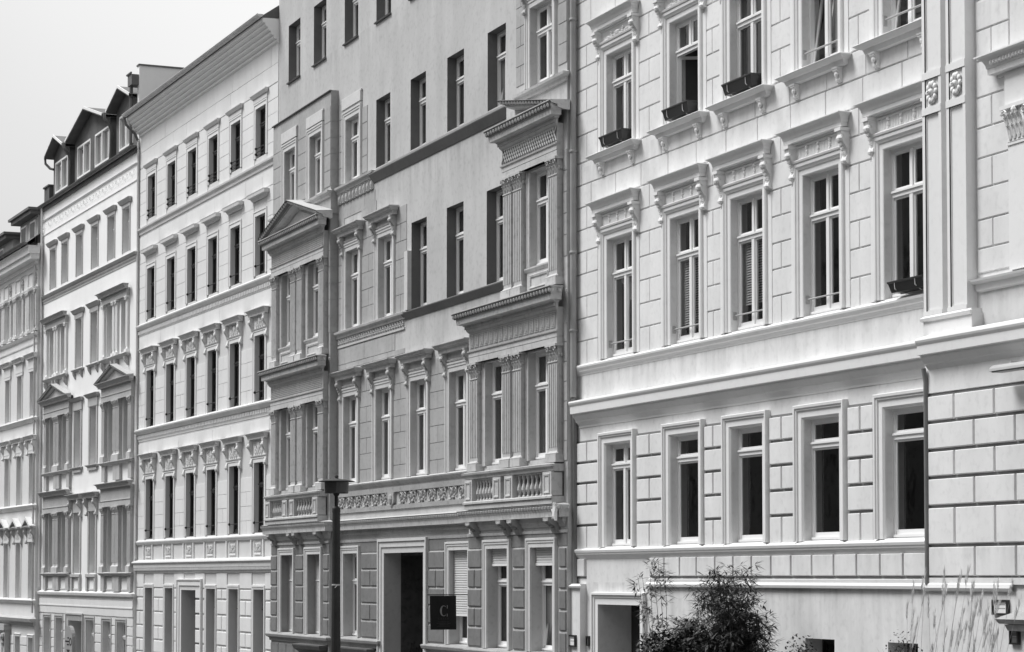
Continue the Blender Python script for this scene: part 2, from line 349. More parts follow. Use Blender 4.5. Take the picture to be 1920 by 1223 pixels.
def scroll_bracket(b, x0, x1, zb, zt, o, leaf=True):
    s = (zt - zb) / .74; k = o / .155
    b.extr([(max(a, 0) * k - (.001 if a == 0 else 0), zb + h * s) for a, h in SCROLL], x0, x1)
    xm = (x0 + x1) / 2; w_ = x1 - x0
    b.blob(xm, o * .93, zb + .58 * s, w_ * .62, o * .22, .075 * s); b.blob(xm, o * .5, zb + .09 * s, w_ * .62, o * .22, .07 * s)
    if leaf:
        for q in range(4): b.blob(xm, o * (.42 + .13 * q), zb + (.2 + .085 * q) * s, w_ * (.32 + .06 * (q % 2)), .012, .045 * s)
        b.tube([(x0 - .004, o * .62, zb + .60 * s), (x0 - .004, o * .8, zb + .66 * s), (x0 - .004, o * .95, zb + .58 * s), (x0 - .004, o * .75, zb + .5 * s)], .012, 4)
        b.tube([(x1 + .004, o * .62, zb + .60 * s), (x1 + .004, o * .8, zb + .66 * s), (x1 + .004, o * .95, zb + .58 * s), (x1 + .004, o * .75, zb + .5 * s)], .012, 4)
def crown(o, h):  # projecting cornice profile of total height h and reach o, top at 0
    return [(0, -h), (o * .16, -h), (o * .18, -h * .88), (o * .52, -h * .86), (o * .53, -h * .60), (o * .57, -h * .58), (o * .60, -h * .42), (o * .69, -h * .26), (o * .84, -h * .13), (o, -h * .08), (o, -.004), (o * .96, 0), (0, .02)]
def flowers(b, x, o, z, w_, h_, seed):   # moulded relief of scrolls and leaves
    r = random.Random(seed)
    b.blob(x, o, z, w_ * .13, .03, h_ * .3)
    for s in (-1, 1):
        b.spiral(x + s * w_ * .27, o + .01, z + h_ * .08, min(w_ * .16, h_ * .32), 1.1, .014, s)
        b.blob(x + s * w_ * .43, o, z - h_ * .2, w_ * .06, .02, h_ * .16)
        for k in range(3): b.blob(x + s * w_ * (.12 + .12 * k), o, z - h_ * (.32 - .1 * (k % 2)), w_ * .05, .018, h_ * .12)

# ------------------------------------------------------------------ ground: street falling gently away to the left
def gz(x): return .1 + .022 * (x + 38) if x < 10 else .1 + .022 * 48
def sheet(name, ys, m, dz=0., xs=None):
    b = MB(); xs = xs or [-1500, -400, -200, -160, -120, -90, -60, -40, -20, 0, 20, 60, 400, 1500]
    def g(x): return (gz(max(min(x, 10), -125))) + dz
    b.strip([[(x, -y, g(x)) for x in xs] for y in ys]); o = add(name, b, m); o['kind'] = 'structure'; return o
sheet('ground', [-1500, 1500], M_SO, -.012)
sheet('road', [-2.2, 8.2], M_GR, .0)
sheet('pavement', [8.35, 14.3], M_PV, .12); sheet('far_pavement', [-6.2, -2.35], M_PV, .12)
for nm, y0 in (('kerb', 8.2), ('far_kerb', -2.35)):
    b = MB(); xs = [-160, -120, -90, -60, -40, -20, 0, 20, 60]
    b.strip([[(x, -yy, gz(max(min(x, 10), -125)) + zz) for x in xs] for yy, zz in ((y0, -.1), (y0, .125), (y0 + .15, .125), (y0 + .15, -.1))]); add(nm, b, M_KB)['kind'] = 'structure'
sheet('front_garden', [14.3, 19.5], M_SO, .10)

# the other side of the street, behind the photographer: seen only in window panes, and it closes the street off from the low sky
M_OP = mat('opposite_facade_render', .3, var=.2)
for i, (x0, x1, hh, lb) in enumerate(((-165, -99, 17.5, 'long plain house across the street, facing the bright white and far grey houses'), (-99, -52, 18.6, 'plain house across the street, facing the pale six-bay and grey houses'), (-52, 50, 17.6, 'plain house behind the photographer, facing the white apartment house'))):
    t = thing('apartment_house', lb, 'house', (x1, -6.2, 0), math.pi)
    q = [(2.2 + 3 * k, 3.4 + 3 * k, z, z + 2.0) for k in range(int((x1 - x0 - 2) / 3)) for z in (1.5, 5.2, 8.9, 12.6)]
    wall(t, 0, x1 - x0, -3.5, hh, q, 0, M_OP, room=.05, sides=[(0, -10), (x1 - x0, -10)])
    b = MB(); b.strip([[(0, .4, hh), (x1 - x0, .4, hh)], [(0, -5, hh + 3.2), (x1 - x0, -5, hh + 3.2)], [(0, -10, hh), (x1 - x0, -10, hh)]]); add('roof', b, M_RF, t)

# =================================================================== WHITE HOUSE (right)
HR = thing('apartment_house', 'white apartment house with block-jointed walls and bracketed window hoods, nearest on the right', 'house', (-41.141, 17.8, 0))
XW = [1.38, 4.14, 6.46, 8.93, 11.37]; WW = 1.12
ops = []
for x in XW:
    ops += [(x, x + WW, 3.55, 5.45), (x + (.04 if x < 2 else 0), x + (.04 if x < 2 else 0) + WW, 7.06, 9.27), (x + (.04 if x < 2 else 0), x + (.04 if x < 2 else 0) + WW, 10.93, 12.74)]
ops += [(1.02, 2.88, -.2, 2.49, .66), (8.91, 9.82, .9, 2.05, .35), (11.38, 12.2, .9, 2.05, .35), (6.3, 7.2, .9, 2.05, .35)]
ops += [(x, x + WW, 14.8, 16.9) for x in XW]
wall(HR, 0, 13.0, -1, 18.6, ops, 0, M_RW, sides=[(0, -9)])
b = MB(); b.quad((0, 0, 18.6), (19, 0, 18.6), (19, -5.5, 22.4), (0, -5.5, 22.4)); b.quad((0, -5.5, 22.4), (19, -5.5, 22.4), (19, -11, 18.6), (0, -11, 18.6)); b.F(b.P(0, 0, 18.6), b.P(0, -5.5, 22.4), b.P(0, -11, 18.6)); b.F(b.P(19, 0, 18.6), b.P(19, -5.5, 22.4), b.P(19, -11, 18.6)); add('roof', b, M_RF, HR)
b = MB(); b.mould(crown(.7, .8), 0, 19, 0.05, 18.9); add('cornice', b, M_RT, HR)
Z2 = [7.02, 7.48, 7.91, 8.33, 8.76, 9.19, 9.61, 10.04]; Z1 = [10.9, 11.43, 11.86, 12.29, 12.72, 13.13, 13.55]; Z0 = [3.50, 3.97, 4.37, 4.77, 5.16, 5.56]
piers = [(0, 1.03), (2.80, 3.82), (5.52, 6.13), (7.86, 8.6), (10.34, 11.02)]
for i, (a, c) in enumerate(piers):
    blocks(HR, courses(a, c, Z2, 1), m=M_RB, gap=.022); blocks(HR, courses(a, c, Z1, 1), m=M_RB, gap=.022)
    blocks(HR, courses(a, c, [14.6, 15.0, 15.4, 15.8, 16.2, 16.6, 17.0], 1), m=M_RB, gap=.022)
    blocks(HR, courses(a - (.0 if i == 0 else .04), c + .06, Z0, 1), t=.045, gap=.045, b=.008, m=M_RB)
for i, (a, c) in enumerate(piers):
    for z in Z0[1:-1]: inst('joint_shade', ('jt', i), lambda b: b.box(a + .005 if i == 0 else a - .035, c + .055, -.01, .004, -.022, .022), M_RJ, HR, (0, 0, z))  # dark strip paints the groove shade; upright joints keep the wall white
    inst('joint_shade', ('jt', i), None, M_RJ, HR, (0, 0, 5.56))
b = MB(); b.box(3.3, 12.9, -.01, .004, 2.985, 3.345); add('joint_shade', b, M_RJ, HR); b = MB(); b.box(0.0, .44, -.01, .004, 2.97, 3.02); add('joint_shade', b, M_RJ, HR)  # groove shade painted as a dark sheet behind the base stones
blocks(HR, bond(0, 12.92, 10.04, 10.47, 1.12, .4), m=M_RB, gap=.022); 
blocks(HR, bond(0, 12.92, 10.47, 10.9, 1.18, .9), m=M_RB, gap=.022)
blocks(HR, bond(0, 12.92, 13.55, 14.0, 1.12, .4), m=M_RB, gap=.022); blocks(HR, bond(0, 12.92, 14.0, 14.5, 1.18, .9), m=M_RB, gap=.022)
blocks(HR, [(x, x2, 2.99, 3.36) for x, x2 in zip([3.30, 3.92, 4.54, 5.19, 5.89, 6.55, 7.20, 7.87, 8.53, 9.2, 9.88, 10.56, 11.24, 11.88], [3.92, 4.54, 5.19, 5.89, 6.55, 7.20, 7.87, 8.53, 9.2, 9.88, 10.56, 11.24, 11.88, 12.55])] + [(0, .44, 2.99, 3.36)], t=.045, gap=.045, b=.008, m=M_RB)
for nm, prof, x0, x1, z in (('string_course', [(0, -.17), (.01, -.165), (.015, -.14), (.05, -.10), (.055, -.08), (.085, -.03), (.09, .0), (.08, .015), (0, .05)], 0, 12.92, 7.0),
                            ('sill_ledge', [(0, -.13), (.005, -.125), (.07, -.04), (.075, -.02), (.09, .0), (.10, .04), (.09, .055), (0, .10)], 0, 12.55, 3.46),
                            ('main_cornice', [(0, -.47), (.015, -.465), (.02, -.43), (.07, -.37), (.085, -.355), (.09, -.33), (.15, -.25), (.16, -.215), (.205, -.205), (.21, -.07), (.235, -.03), (.245, 0), (.235, .03), (.05, .07), (0, .08)], .13, 12.95, 6.30),
                            ('plinth_ledge', [(0, -.07), (.06, -.06), (.07, -.02), (.06, 0), (.04, .02), (.045, .07), (.0, .08)], 3.2, 12.95, 2.89)):
    b = MB(); b.mould(prof, x0, x1, 0, z, left=False, right=False); b.F(*[b.P(x0, a_, z + h_) for a_, h_ in prof]); add(nm, b, M_RT, HR)
b = MB(); b.box(-.02, .42, 0, .13, -1, 2.78); add('corner_pilaster', b, M_RB, HR); b = MB(); b.mould([(.0, 0), (.05, .02), (.06, .05), (.0, .09)], -.02, .42, .13, 2.78); b.box(-.02, .42, .0, .13, 2.78, 2.87); add('pilaster_cap', b, M_RT, HR)
def r_surround(wo, w_, h_, key, side=.12):
    child(wo, 'surround', ('rs', w_, h_), lambda b: (b.surround([(0, 0), (0, .012), (.015, .02), (.10, .022), (.105, .04), (.14, .055), (.15, .07), (.19, .075), (.21, .06), (.22, .025), (.22, 0)], 0, w_, 0, h_),
          b.box(-.35, -.222, 0, .03, 0, h_ - .12), b.box(w_ + .222, w_ + .35, 0, .03, 0, h_ - .12)), M_RT)
def r_hood(wo, w_, h_, ph, flutes):
    c = w_ / 2; zt = h_ + ph
    def hd(b):
        b.mould(crown(.22, .24), -.26, w_ + .20, .03, zt)
        b.box(-.26, w_ + .2, 0, .03, h_ + .22, zt - .2)
        b.mould([(0, h_ + .20), (.06, h_ + .215), (.07, h_ + .245), (.05, h_ + .26), (.0, h_ + .27)], -.14, w_ + .14, .03)
    child(wo, 'hood', ('rh', w_, h_, ph), hd, M_RT)
    zb, zc = h_ - .06, zt - .235
    for xx in (-.36, w_ + .16): child(wo, 'bracket', ('rb', w_, h_, ph, xx), lambda b: (scroll_bracket(b, xx + .05, xx + .19, zb, zc - .05, .17), b.box(xx + .03, xx + .21, 0, .19, zc - .05, zc)), M_RT)
    def orn(b):
        z0, z1 = h_ + .28, zc - .07
        if flutes:
            k = -.1
            while k < w_ + .08:
                b.box(k, k + .026, .03, .04, z0, z1); k += .045
            k = -.1
            while k < w_ + .1: b.blob(k, .045, z1 + .03, .02, .018, .022, 5, 3); k += .05
            for q in (.18, .5, .82):
                b.blob(w_ * q, .05, z1 - .01, .03, .025, .035); b.blob(w_ * q + .01, .05, z1 - .08, .022, .022, .035); b.blob(w_ * q, .045, z1 - .14, .018, .02, .03)
        else: flowers(b, c, .045, (z0 + z1) / 2, w_ * .85, (z1 - z0) * 1.1, 3)
    child(wo, 'ornament', ('ro', w_, h_, ph, flutes), orn, M_RT)
CUR2 = [('swag', .42, M_CU), ('blind', .8, M_CU), ('blind', .72, M_CU), None, None]
for i, x in enumerate(XW):
    d = .04 if i == 0 else 0
    w0 = window(HR, x, 3.55, WW, 1.90, dep=.11, tr=.79, mull=(i == 0), glassm=M_GK, curtain=None, fw=.05)
    child(w0, 'surround', 'r0s', lambda b: b.surround([(0, 0), (0, .02), (.03, .05), (.13, .05), (.14, .075), (.17, .075), (.175, .095), (.215, .1), (.225, .09), (.225, 0)], 0, WW, 0, 1.9), M_RT)
    w2 = window(HR, x + d, 7.06, WW, 2.21, dep=.115, curtain=CUR2[i]); r_surround(w2, WW, 2.21, 2); r_hood(w2, WW, 2.21, .74, True)
    ol = {1: 'inward', 3: 'tilt', 4: 'tilt'}.get(i)
    w1 = window(HR, x + d, 10.93, WW, 1.81, dep=.115, curtain=[('right', 1, M_CU), None, ('sides', 1, M_CG), ('right', 1, M_CU), ('right', .6, M_CU)][i] if i != 1 else None, open_leaf=ol); r_surround(w1, WW, 1.81, 1); r_hood(w1, WW, 1.81, .70, False)
    child(w1, 'sill', 'r1sill', lambda b: (b.mould([(0, -.13), (.07, -.12), (.10, -.05), (.13, -.04), (.2, .0), (.21, .015), (.2, .025), (0, .04)], -.30, WW + .24, .02, -.06), b.box(-.3, WW + .24, 0, .02, -.19, -.04)), M_RT)
    for xx in (-.2, WW + .02): child(w1, 'bracket', ('r1b', xx), lambda b: (b.extr([(0, -.42), (.04, -.42), (.07, -.38), (.06, -.32), (.09, -.27), (.12, -.24), (.12, -.19), (0, -.19)], xx, xx + .13), b.blob(xx + .065, .09, -.3, .05, .03, .05), b.blob(xx + .065, .06, -.38, .045, .03, .04), b.box(xx - .015, xx + .145, 0, .13, -.215, -.19)), M_RT)
    window(HR, x, 14.8, WW, 2.1, dep=.2)
    if i < 4:
        child(w2, 'guard_rail', 'r2rail', lambda b: (b.tube([(0, -.06, .27), (WW, -.06, .27)], .014), b.box(0, .02, -.09, -.03, .2, .33), b.tube([(0.02, -.06, .2), (.02, -.06, .33)], .012)), M_RA)
    if i >= 3: child(w1, 'guard_rail', 'r1rail', lambda b: (b.tube([(0, -.03, .27), (WW, -.03, .27)], .016), b.box(0, .02, -.06, 0, .18, .33)), M_RA)
b = MB(); b.surround([(0, .0), (0, .03), (.12, .03), (.13, .05), (.17, .05), (.18, .08), (.22, .08), (.23, 0)], 1.02, 2.88, -.2, 2.49); add('door_surround', b, M_RT, HR)
b = MB(); b.box(1.04, 2.86, -.72, -.66, -.2, 2.35); b.box(1.12, 1.9, -.66, -.645, .2, 1.2); b.box(1.12, 1.9, -.66, -.645, 1.35, 2.2); b.box(2.0, 2.78, -.66, -.645, .2, 1.2); b.box(2.0, 2.78, -.66, -.645, 1.35, 2.2); d_ = add('door', b, M_FD, HR)
b = MB(); b.blob(1.96, -.63, 1.05, .03, .03, .03); add('door_handle', b, M_ZN, d_)
for x, w_ in ((8.91, .91), (11.38, .82), (6.3, .9)): window(HR, x, .9, w_, 1.15, dep=.3, fm=M_FD, tr=.7, glassm=M_GK)
# projecting bay at the far right
wall(HR, 13.0, 19, -1, 6.35, [(17.0, 18.2, 3.5, 5.4)], .3, M_RW, sides=[(13.0, 0), (19, 0)], name='bay_wall')
b = MB(); b.box(13.02, 19, .3, .325, 5.55, 5.95); b.box(13.02, 19, .3, .34, 2.90, 2.99); add('bay_band', b, M_RB, HR)
b = MB(); b.mould([(0, -.06), (.05, -.05), (.07, -.01), (.06, .04), (.0, .09)], 12.94, 15.1, .3, 2.86, left=False, right=False); add('bay_ledge', b, M_RT, HR)
b = MB(); b.box(13.005, 19, .3, .31, -1, 2.81); add('bay_plinth', b, M_RW, HR)
zb = [2.99, 3.43, 3.97, 4.37, 4.75, 5.14, 5.52]
for z in zb:
    b = MB(); b.box(13.02, 19, .29, .304, z - .02, z + .02); add('joint_shade', b, M_RJ, HR)  # groove shade of the bay courses, painted as dark strips
for k, (a, c) in enumerate(zip(zb, zb[1:])):
    xs = [13.04] + ([14.21 + .97 * q for q in range(0, 6)] if k % 2 == 0 else [13.72 + .98 * q for q in range(0, 6)])
    blocks(HR, [(p, q, a, c) for p, q in zip(xs, xs[1:])], o=.3, t=.045, gap=.045, b=.008, m=M_RB)
b = MB(); pf = [(0, -.44), (.015, -.435), (.02, -.40), (.07, -.345), (.085, -.33), (.09, -.31), (.15, -.235), (.16, -.205), (.205, -.195), (.21, -.07), (.235, -.03), (.245, 0), (.235, .03), (.03, .09), (0, .1)]; b.mould(pf, 13.06, 19, .3, 6.27, left=False); b.F(*[b.P(13.06, .3 + a_, 6.27 + h_) for a_, h_ in pf]); b.box(12.93, 13.1, 0, .3, 5.85, 6.3); add('bay_cornice', b, M_RT, HR)
wall(HR, 12.92, 19, 6.3, 18.6, [(15.75, 16.9, 7.1, 9.2)], .14, M_RW, sides=[(12.92, 0)], name='bay_upper_wall')
b = MB(); b.box(12.93, 14.15, .14, .32, 6.3, 6.58); b.mould([(0, 0), (.03, .01), (.04, .05), (.0, .08)], 12.93, 14.13, .32, 6.55, left=True); b.box(12.93, 14.12, .14, .30, 6.58, 6.64); add('pilaster_base', b, M_RT, HR)
for x0, x1 in ((12.91, 13.40), (13.53, 14.01)):
    b = MB(); b.box(x0, x1, .14, .27, 6.62, 18.0)
    for z0, z1 in ((6.70, 9.46), (9.56, 9.96), (10.06, 14.2), (14.3, 17.9)):
        b.box(x0, x0 + .07, .27, .3, z0, z1); b.box(x1 - .07, x1, .27, .3, z0, z1)
        b.surround([(-.022, 0), (-.02, .012), (0, .012), (.0, .03)], x0 + .07, x1 - .07, z0, z1, .27, True)
    for z0, z1 in ((6.62, 6.70), (9.46, 9.56), (9.96, 10.06), (14.2, 14.3)): b.box(x0, x1, .27, .31, z0, z1)
    add('pilaster', b, M_RT, HR)
    b = MB(); cx, cz = (x0 + x1) / 2, 9.76
    for q in range(10): a = q * math.pi / 5; b.blob(cx + .105 * math.cos(a), .295, cz + .12 * math.sin(a), .045, .03, .05)
    b.blob(cx, .31, cz, .055, .045, .055); b.blob(cx, .36, cz, .02, .02, .02); add('rosette', b, M_RT, HR, smooth=True)
for k, (a, c) in enumerate(zip([7.1, 7.44, 7.83, 8.26, 8.67, 9.08, 9.5, 10.0, 10.42, 10.84, 11.3, 11.75, 12.2, 12.65, 13.1], [7.44, 7.83, 8.26, 8.67, 9.08, 9.5, 10.0, 10.42, 10.84, 11.3, 11.75, 12.2, 12.65, 13.1, 13.5])):
    x1 = 14.85
    blocks(HR, [(14.06, 14.43, a, c), (14.43, x1, a, c)] if k % 2 else [(14.06, x1, a, c)], o=.14, m=M_RB, gap=.022)
b = MB(); b.box(14.86, 15.35, .14, .19, 7.06, 8.72); b.box(14.84, 15.37, .14, .205, 8.72, 8.76); b.box(14.88, 15.33, .14, .21, 8.76, 9.2); b.box(14.76, 15.45, .14, .26, 9.2, 9.25)
for q in range(4): acan(b, 14.95 + .1 * q, .212, 8.78, .11, .2, .05)
for q in range(3): acan(b, 15.0 + .1 * q, .22, 8.9, .12, .22, .07)
for s_ in (14.88, 15.33): b.spiral(s_, .26, 9.12, .07, 1.3, .016, 1 if s_ > 15 else -1); acan(b, s_, .22, 8.96, .1, .18, .06)
b.blob(15.1, .26, 9.16, .05, .04, .05)
add('window_pilaster', b, M_RT, HR, smooth=False)
b = MB(); b.mould([(0, -.1), (.02, -.09), (.05, -.03), (.06, 0), (0, .02)], 14.83, 18, .14, 9.5); b.mould(crown(.28, .3), 14.68, 18, .14, 9.98); b.box(14.8, 18, .14, .2, 9.25, 9.7)
k = 14.7
while k < 17.9: b.blob(k, .34, 9.86, .03, .03, .035, 5, 3); k += .075
add('window_hood', b, M_RT, HR)
b = MB(); b.mould([(0, -.17), (.04, -.15), (.05, -.06), (.12, -.03), (.13, .0), (0, .03)], 14.08, 18, .14, 7.02); add('window_ledge', b, M_RT, HR)
window(HR, 15.75, 7.1, 1.15, 2.1, o=.14); window(HR, 17.0, 3.5, 1.2, 1.9, o=.3)
def pipe(H, pts, r, name='downpipe', m=M_ZN, rings=None):
    b = MB(); b.tube(pts, r, 10)
    for z in rings or []:
        x, o = pts[0][0], pts[0][1]; b.lathe(x, o, [(r, z - .03), (r + .012, z - .025), (r + .012, z + .025), (r, z + .03)], 10)
        b.box(x - .01, x + .01, o - .12, o, z - .008, z + .008)
    return add(name, b, m, H, smooth=True)
pipe(HR, [(13.02, .38, 5.9), (13.02, .345, 5.7), (13.02, .345, 2.9)], .034, m=M_PD, rings=None)
pipe(HR, [(.10, .12, 18.4), (.10, .12, 12), (.10, .12, 6.42)], .062, m=M_PE, rings=[16, 13.7, 11.15, 9.2, 7.7])
pipe(HR, [(.10, .12, 6.42), (.06, .1, 6.3), (.04, .07, 5.9), (.04, .07, 3.0), (-.02, .06, 1), (-.02, .06, -.3)], .05, m=M_PD)
b = MB(); b.mould([(.0, -.05), (.06, -.04), (.06, 0), (0, .01)], 14.85, 19, .3, 5.62)
def trough(b, x0, x1, o, z, r):
    b.strip([[(x, o + r * math.cos(a), z + r * math.sin(a) * .8) for x in (x0, x1)] for a in [math.pi * k / 8 for k in range(9)]]); b.F(*[b.P(x0, o + r * math.cos(math.pi * k / 8), z + r * .8 * math.sin(math.pi * k / 8)) for k in range(9)])
b = MB(); trough(b, 15.08, 17.2, .56, 5.68, .11); b.box(15.4, 15.43, .3, .56, 5.76, 5.79); b.box(16.6, 16.63, .3, .56, 5.76, 5.79)
b.box(15.1, 17.2, .48, .64, 5.665, 5.68)
lmp = add('wall_lamp', b, M_RA); lmp.location = HR.location; tag(lmp, 'long grey strip lamp with rounded cover mounted under the cornice at the right edge', 'wall lamp')
b = MB(); b.mould([(0, -.05), (.16, -.04), (.2, .02), (.15, .05), (0, .12)], 15.12, 17, .31, 2.43); b.mould([(0, -.14), (.1, -.13), (.13, -.05), (0, -.04)], 15.17, 17, .31, 2.43); add('entrance_canopy', b, M_4S, HR)

# =================================================================== GREY HOUSE (middle)
H4 = thing('apartment_house', 'grey apartment house with pilastered bays, balustrades and large bare rendered patches on its facade', 'house', (-61.759, 17.8, 0))
W4 = 20.618; LB = (.2, 5.45); RB = (15.3, W4); BO = .2
A_ = [(x, x + 1.1, 16.38, 17.93) for x in (.95, 3.28, 5.93, 8.44, 10.93, 13.4)]
B_ = [(8.45, 9.5, 12.83, 14.48), (10.95, 12.0, 12.83, 14.48), (13.4, 14.45, 12.83, 14.48)]; Bs = (6.1, 7.18, 12.83, 14.42)
Cs = [(6.14, 7.19, 9.13, 11.1), (8.67, 9.71, 9.13, 11.1)]; C_ = [(13.38, 14.43, 9.13, 11.14)]; C5 = (11.03, 12.07, 9.13, 11.14)
D_ = [(x, x + 1.07, 5.3, 7.48) for x in (6.0, 8.53, 11.04, 13.6)]
G_ = [(6.04, 7.16, 1.53, 3.58), (13.62, 14.78, 1.53, 3.58)]
dk = lambda q, d=.28: q + (d, 2)
main = [dk(q) for q in A_ + B_ + C_ + [C5]] + [Bs] + Cs + D_ + G_ + [(9.18, 11.94, -1.4, 3.58, .4), (6.3, 8.2, -.6, 1.1, .2), (12.9, 14.6, -.6, 1.05, .2)]
U7 = [(15.87, 16.92, 12.83, 14.5, .28, 2), (15.82, 16.8, 9.15, 11.14, .28, 2), (15.9, 17.0, 16.38, 17.93, .28, 2)]
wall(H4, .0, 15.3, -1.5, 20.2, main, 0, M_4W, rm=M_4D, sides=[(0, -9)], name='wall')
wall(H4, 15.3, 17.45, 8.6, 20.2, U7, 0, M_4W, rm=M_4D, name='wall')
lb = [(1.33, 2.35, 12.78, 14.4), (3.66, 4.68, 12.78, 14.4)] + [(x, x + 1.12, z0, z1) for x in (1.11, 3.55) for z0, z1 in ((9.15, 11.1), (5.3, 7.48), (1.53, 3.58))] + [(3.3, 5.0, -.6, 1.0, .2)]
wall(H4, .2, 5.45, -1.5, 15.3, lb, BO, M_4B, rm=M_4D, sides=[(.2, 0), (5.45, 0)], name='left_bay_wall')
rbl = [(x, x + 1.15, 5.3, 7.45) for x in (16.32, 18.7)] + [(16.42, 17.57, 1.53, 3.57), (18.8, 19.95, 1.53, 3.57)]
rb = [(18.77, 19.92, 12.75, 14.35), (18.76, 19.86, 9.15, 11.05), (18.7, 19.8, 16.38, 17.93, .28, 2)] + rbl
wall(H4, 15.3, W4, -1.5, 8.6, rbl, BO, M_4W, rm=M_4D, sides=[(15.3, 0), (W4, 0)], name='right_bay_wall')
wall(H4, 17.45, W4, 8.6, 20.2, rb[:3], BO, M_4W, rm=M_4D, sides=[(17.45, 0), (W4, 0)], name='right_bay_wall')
b = MB(); b.quad((0, .0, 20.2), (W4, .0, 20.2), (W4, -6, 22.4), (0, -6, 22.4)); b.quad((0, -9, 20.2), (W4, -9, 20.2), (W4, -6, 22.4), (0, -6, 22.4)); b.F(b.P(0, 0, 20.2), b.P(0, -6, 22.4), b.P(0, -9, 20.2)); b.F(b.P(W4, 0, 20.2), b.P(W4, -6, 22.4), b.P(W4, -9, 20.2)); add('roof', b, M_RF, H4)
def w4(x, z, w_, h_, o=0., dep=.13, **k):
    cur = rnd.choice([None, ('full', 1, M_CG), ('sides', 1, M_CG), ('full', 1, M_CG)])
    return window(H4, x, z, round(w_, 2), round(h_, 2), o, dep, curtain=k.pop('curtain', cur), tr=k.pop('tr', .68), **k)
for q in A_ + B_ + C_ + [C5]: w4(q[0], q[2], q[1] - q[0], q[3] - q[2], dep=.22)
for x, z, w_, h_, oo in ((15.87, 12.83, 1.05, 1.67, 0), (15.82, 9.15, .98, 1.99, 0), (15.9, 16.38, 1.1, 1.55, 0), (18.7, 16.38, 1.1, 1.55, BO)): w4(x, z, w_, h_, oo, .22, open_leaf='tilt' if z == 12.83 else None)
for q in A_: 
    b = MB(); b.extr([(0, q[2] - .05), (.05, q[2] - .05), (.06, q[2] - .02), (-.2, q[2] + .02), (-.2, q[2])], q[0] - .03, q[1] + .03); add('sill', b, M_ZD, H4)
SUR4 = [(0, 0), (0, .03), (.09, .03), (.10, .045), (.15, .045), (.16, .06), (.2, .06), (.21, 0)]
def sur4(wo, w_, h_, m=None, top=True):
    child(wo, 'surround', ('s4', w_, h_, (m or M_4L).name), lambda b: b.surround(SUR4, 0, w_, 0, h_), m or M_4L)
def hood4(wo, w_, h_, top):
    def f(b):
        b.mould([(0, -.2), (.12, -.2), (.13, -.12), (.17, -.10), (.2, -.06), (.24, -.02), (.24, 0), (0, .03)], -.24, w_ + .24, .02, top)
        k = -.4
        while k < w_ + .42: b.blob(k, .215, top - .07, .018, .02, .03, 5, 3); k += .07
        b.box(-.24, w_ + .24, 0, .02, h_ + .2, top); b.mould([(0, h_ + .22), (.03, h_ + .23), (.04, h_ + .26), (0, h_ + .28)], -.12, w_ + .12, .02)
    child(wo, 'hood', ('h4', w_, h_, top), f, M_4T)
    for xx in (-.25, w_ + .11): child(wo, 'bracket', ('b4', w_, h_, top, xx), lambda b: scroll_bracket(b, xx, xx + .14, h_ - .12, top - .2, .17), M_4T)
wo = w4(Bs[0], Bs[2], 1.08, 1.59); sur4(wo, 1.08, 1.59)
def panelf(b): b.box(-.22, 1.28, 0, .06, 1.86, 2.1); b.mould([(0, 0), (.03, .01), (.03, .05), (0, .06)], -.22, 1.28, .02, 2.1); b.box(-.2, 1.26, 0, .03, 1.76, 1.86)
child(wo, 'lintel_panel', 'lp4', panelf, M_4L)
for x in (1.33, 3.66):
    wo = w4(x, 12.78, 1.02, 1.62, BO); sur4(wo, 1.02, 1.62); child(wo, 'lintel_panel', 'lp4b', lambda b: (b.box(-.2, 1.22, 0, .06, 1.86, 2.1), b.mould([(0, 0), (.03, .01), (.03, .05), (0, .06)], -.2, 1.22, .02, 2.1)), M_4L)
wo = w4(18.77, 12.75, 1.15, 1.6, BO); sur4(wo, 1.15, 1.6); hood4(wo, 1.15, 1.6, 2.2)
for q in Cs:
    wo = w4(q[0], q[2], 1.05, 1.97); sur4(wo, 1.05, 1.97); hood4(wo, 1.05, 1.97, 2.55)
for q in D_: wo = w4(q[0], q[2], 1.07, 2.18); sur4(wo, 1.07, 2.18); hood4(wo, 1.07, 2.18, 2.8)
b = MB(); b.box(10.80, 11.03, 0, .10, 9.13, 10.5); add('broken_surround', b, M_4L, H4)
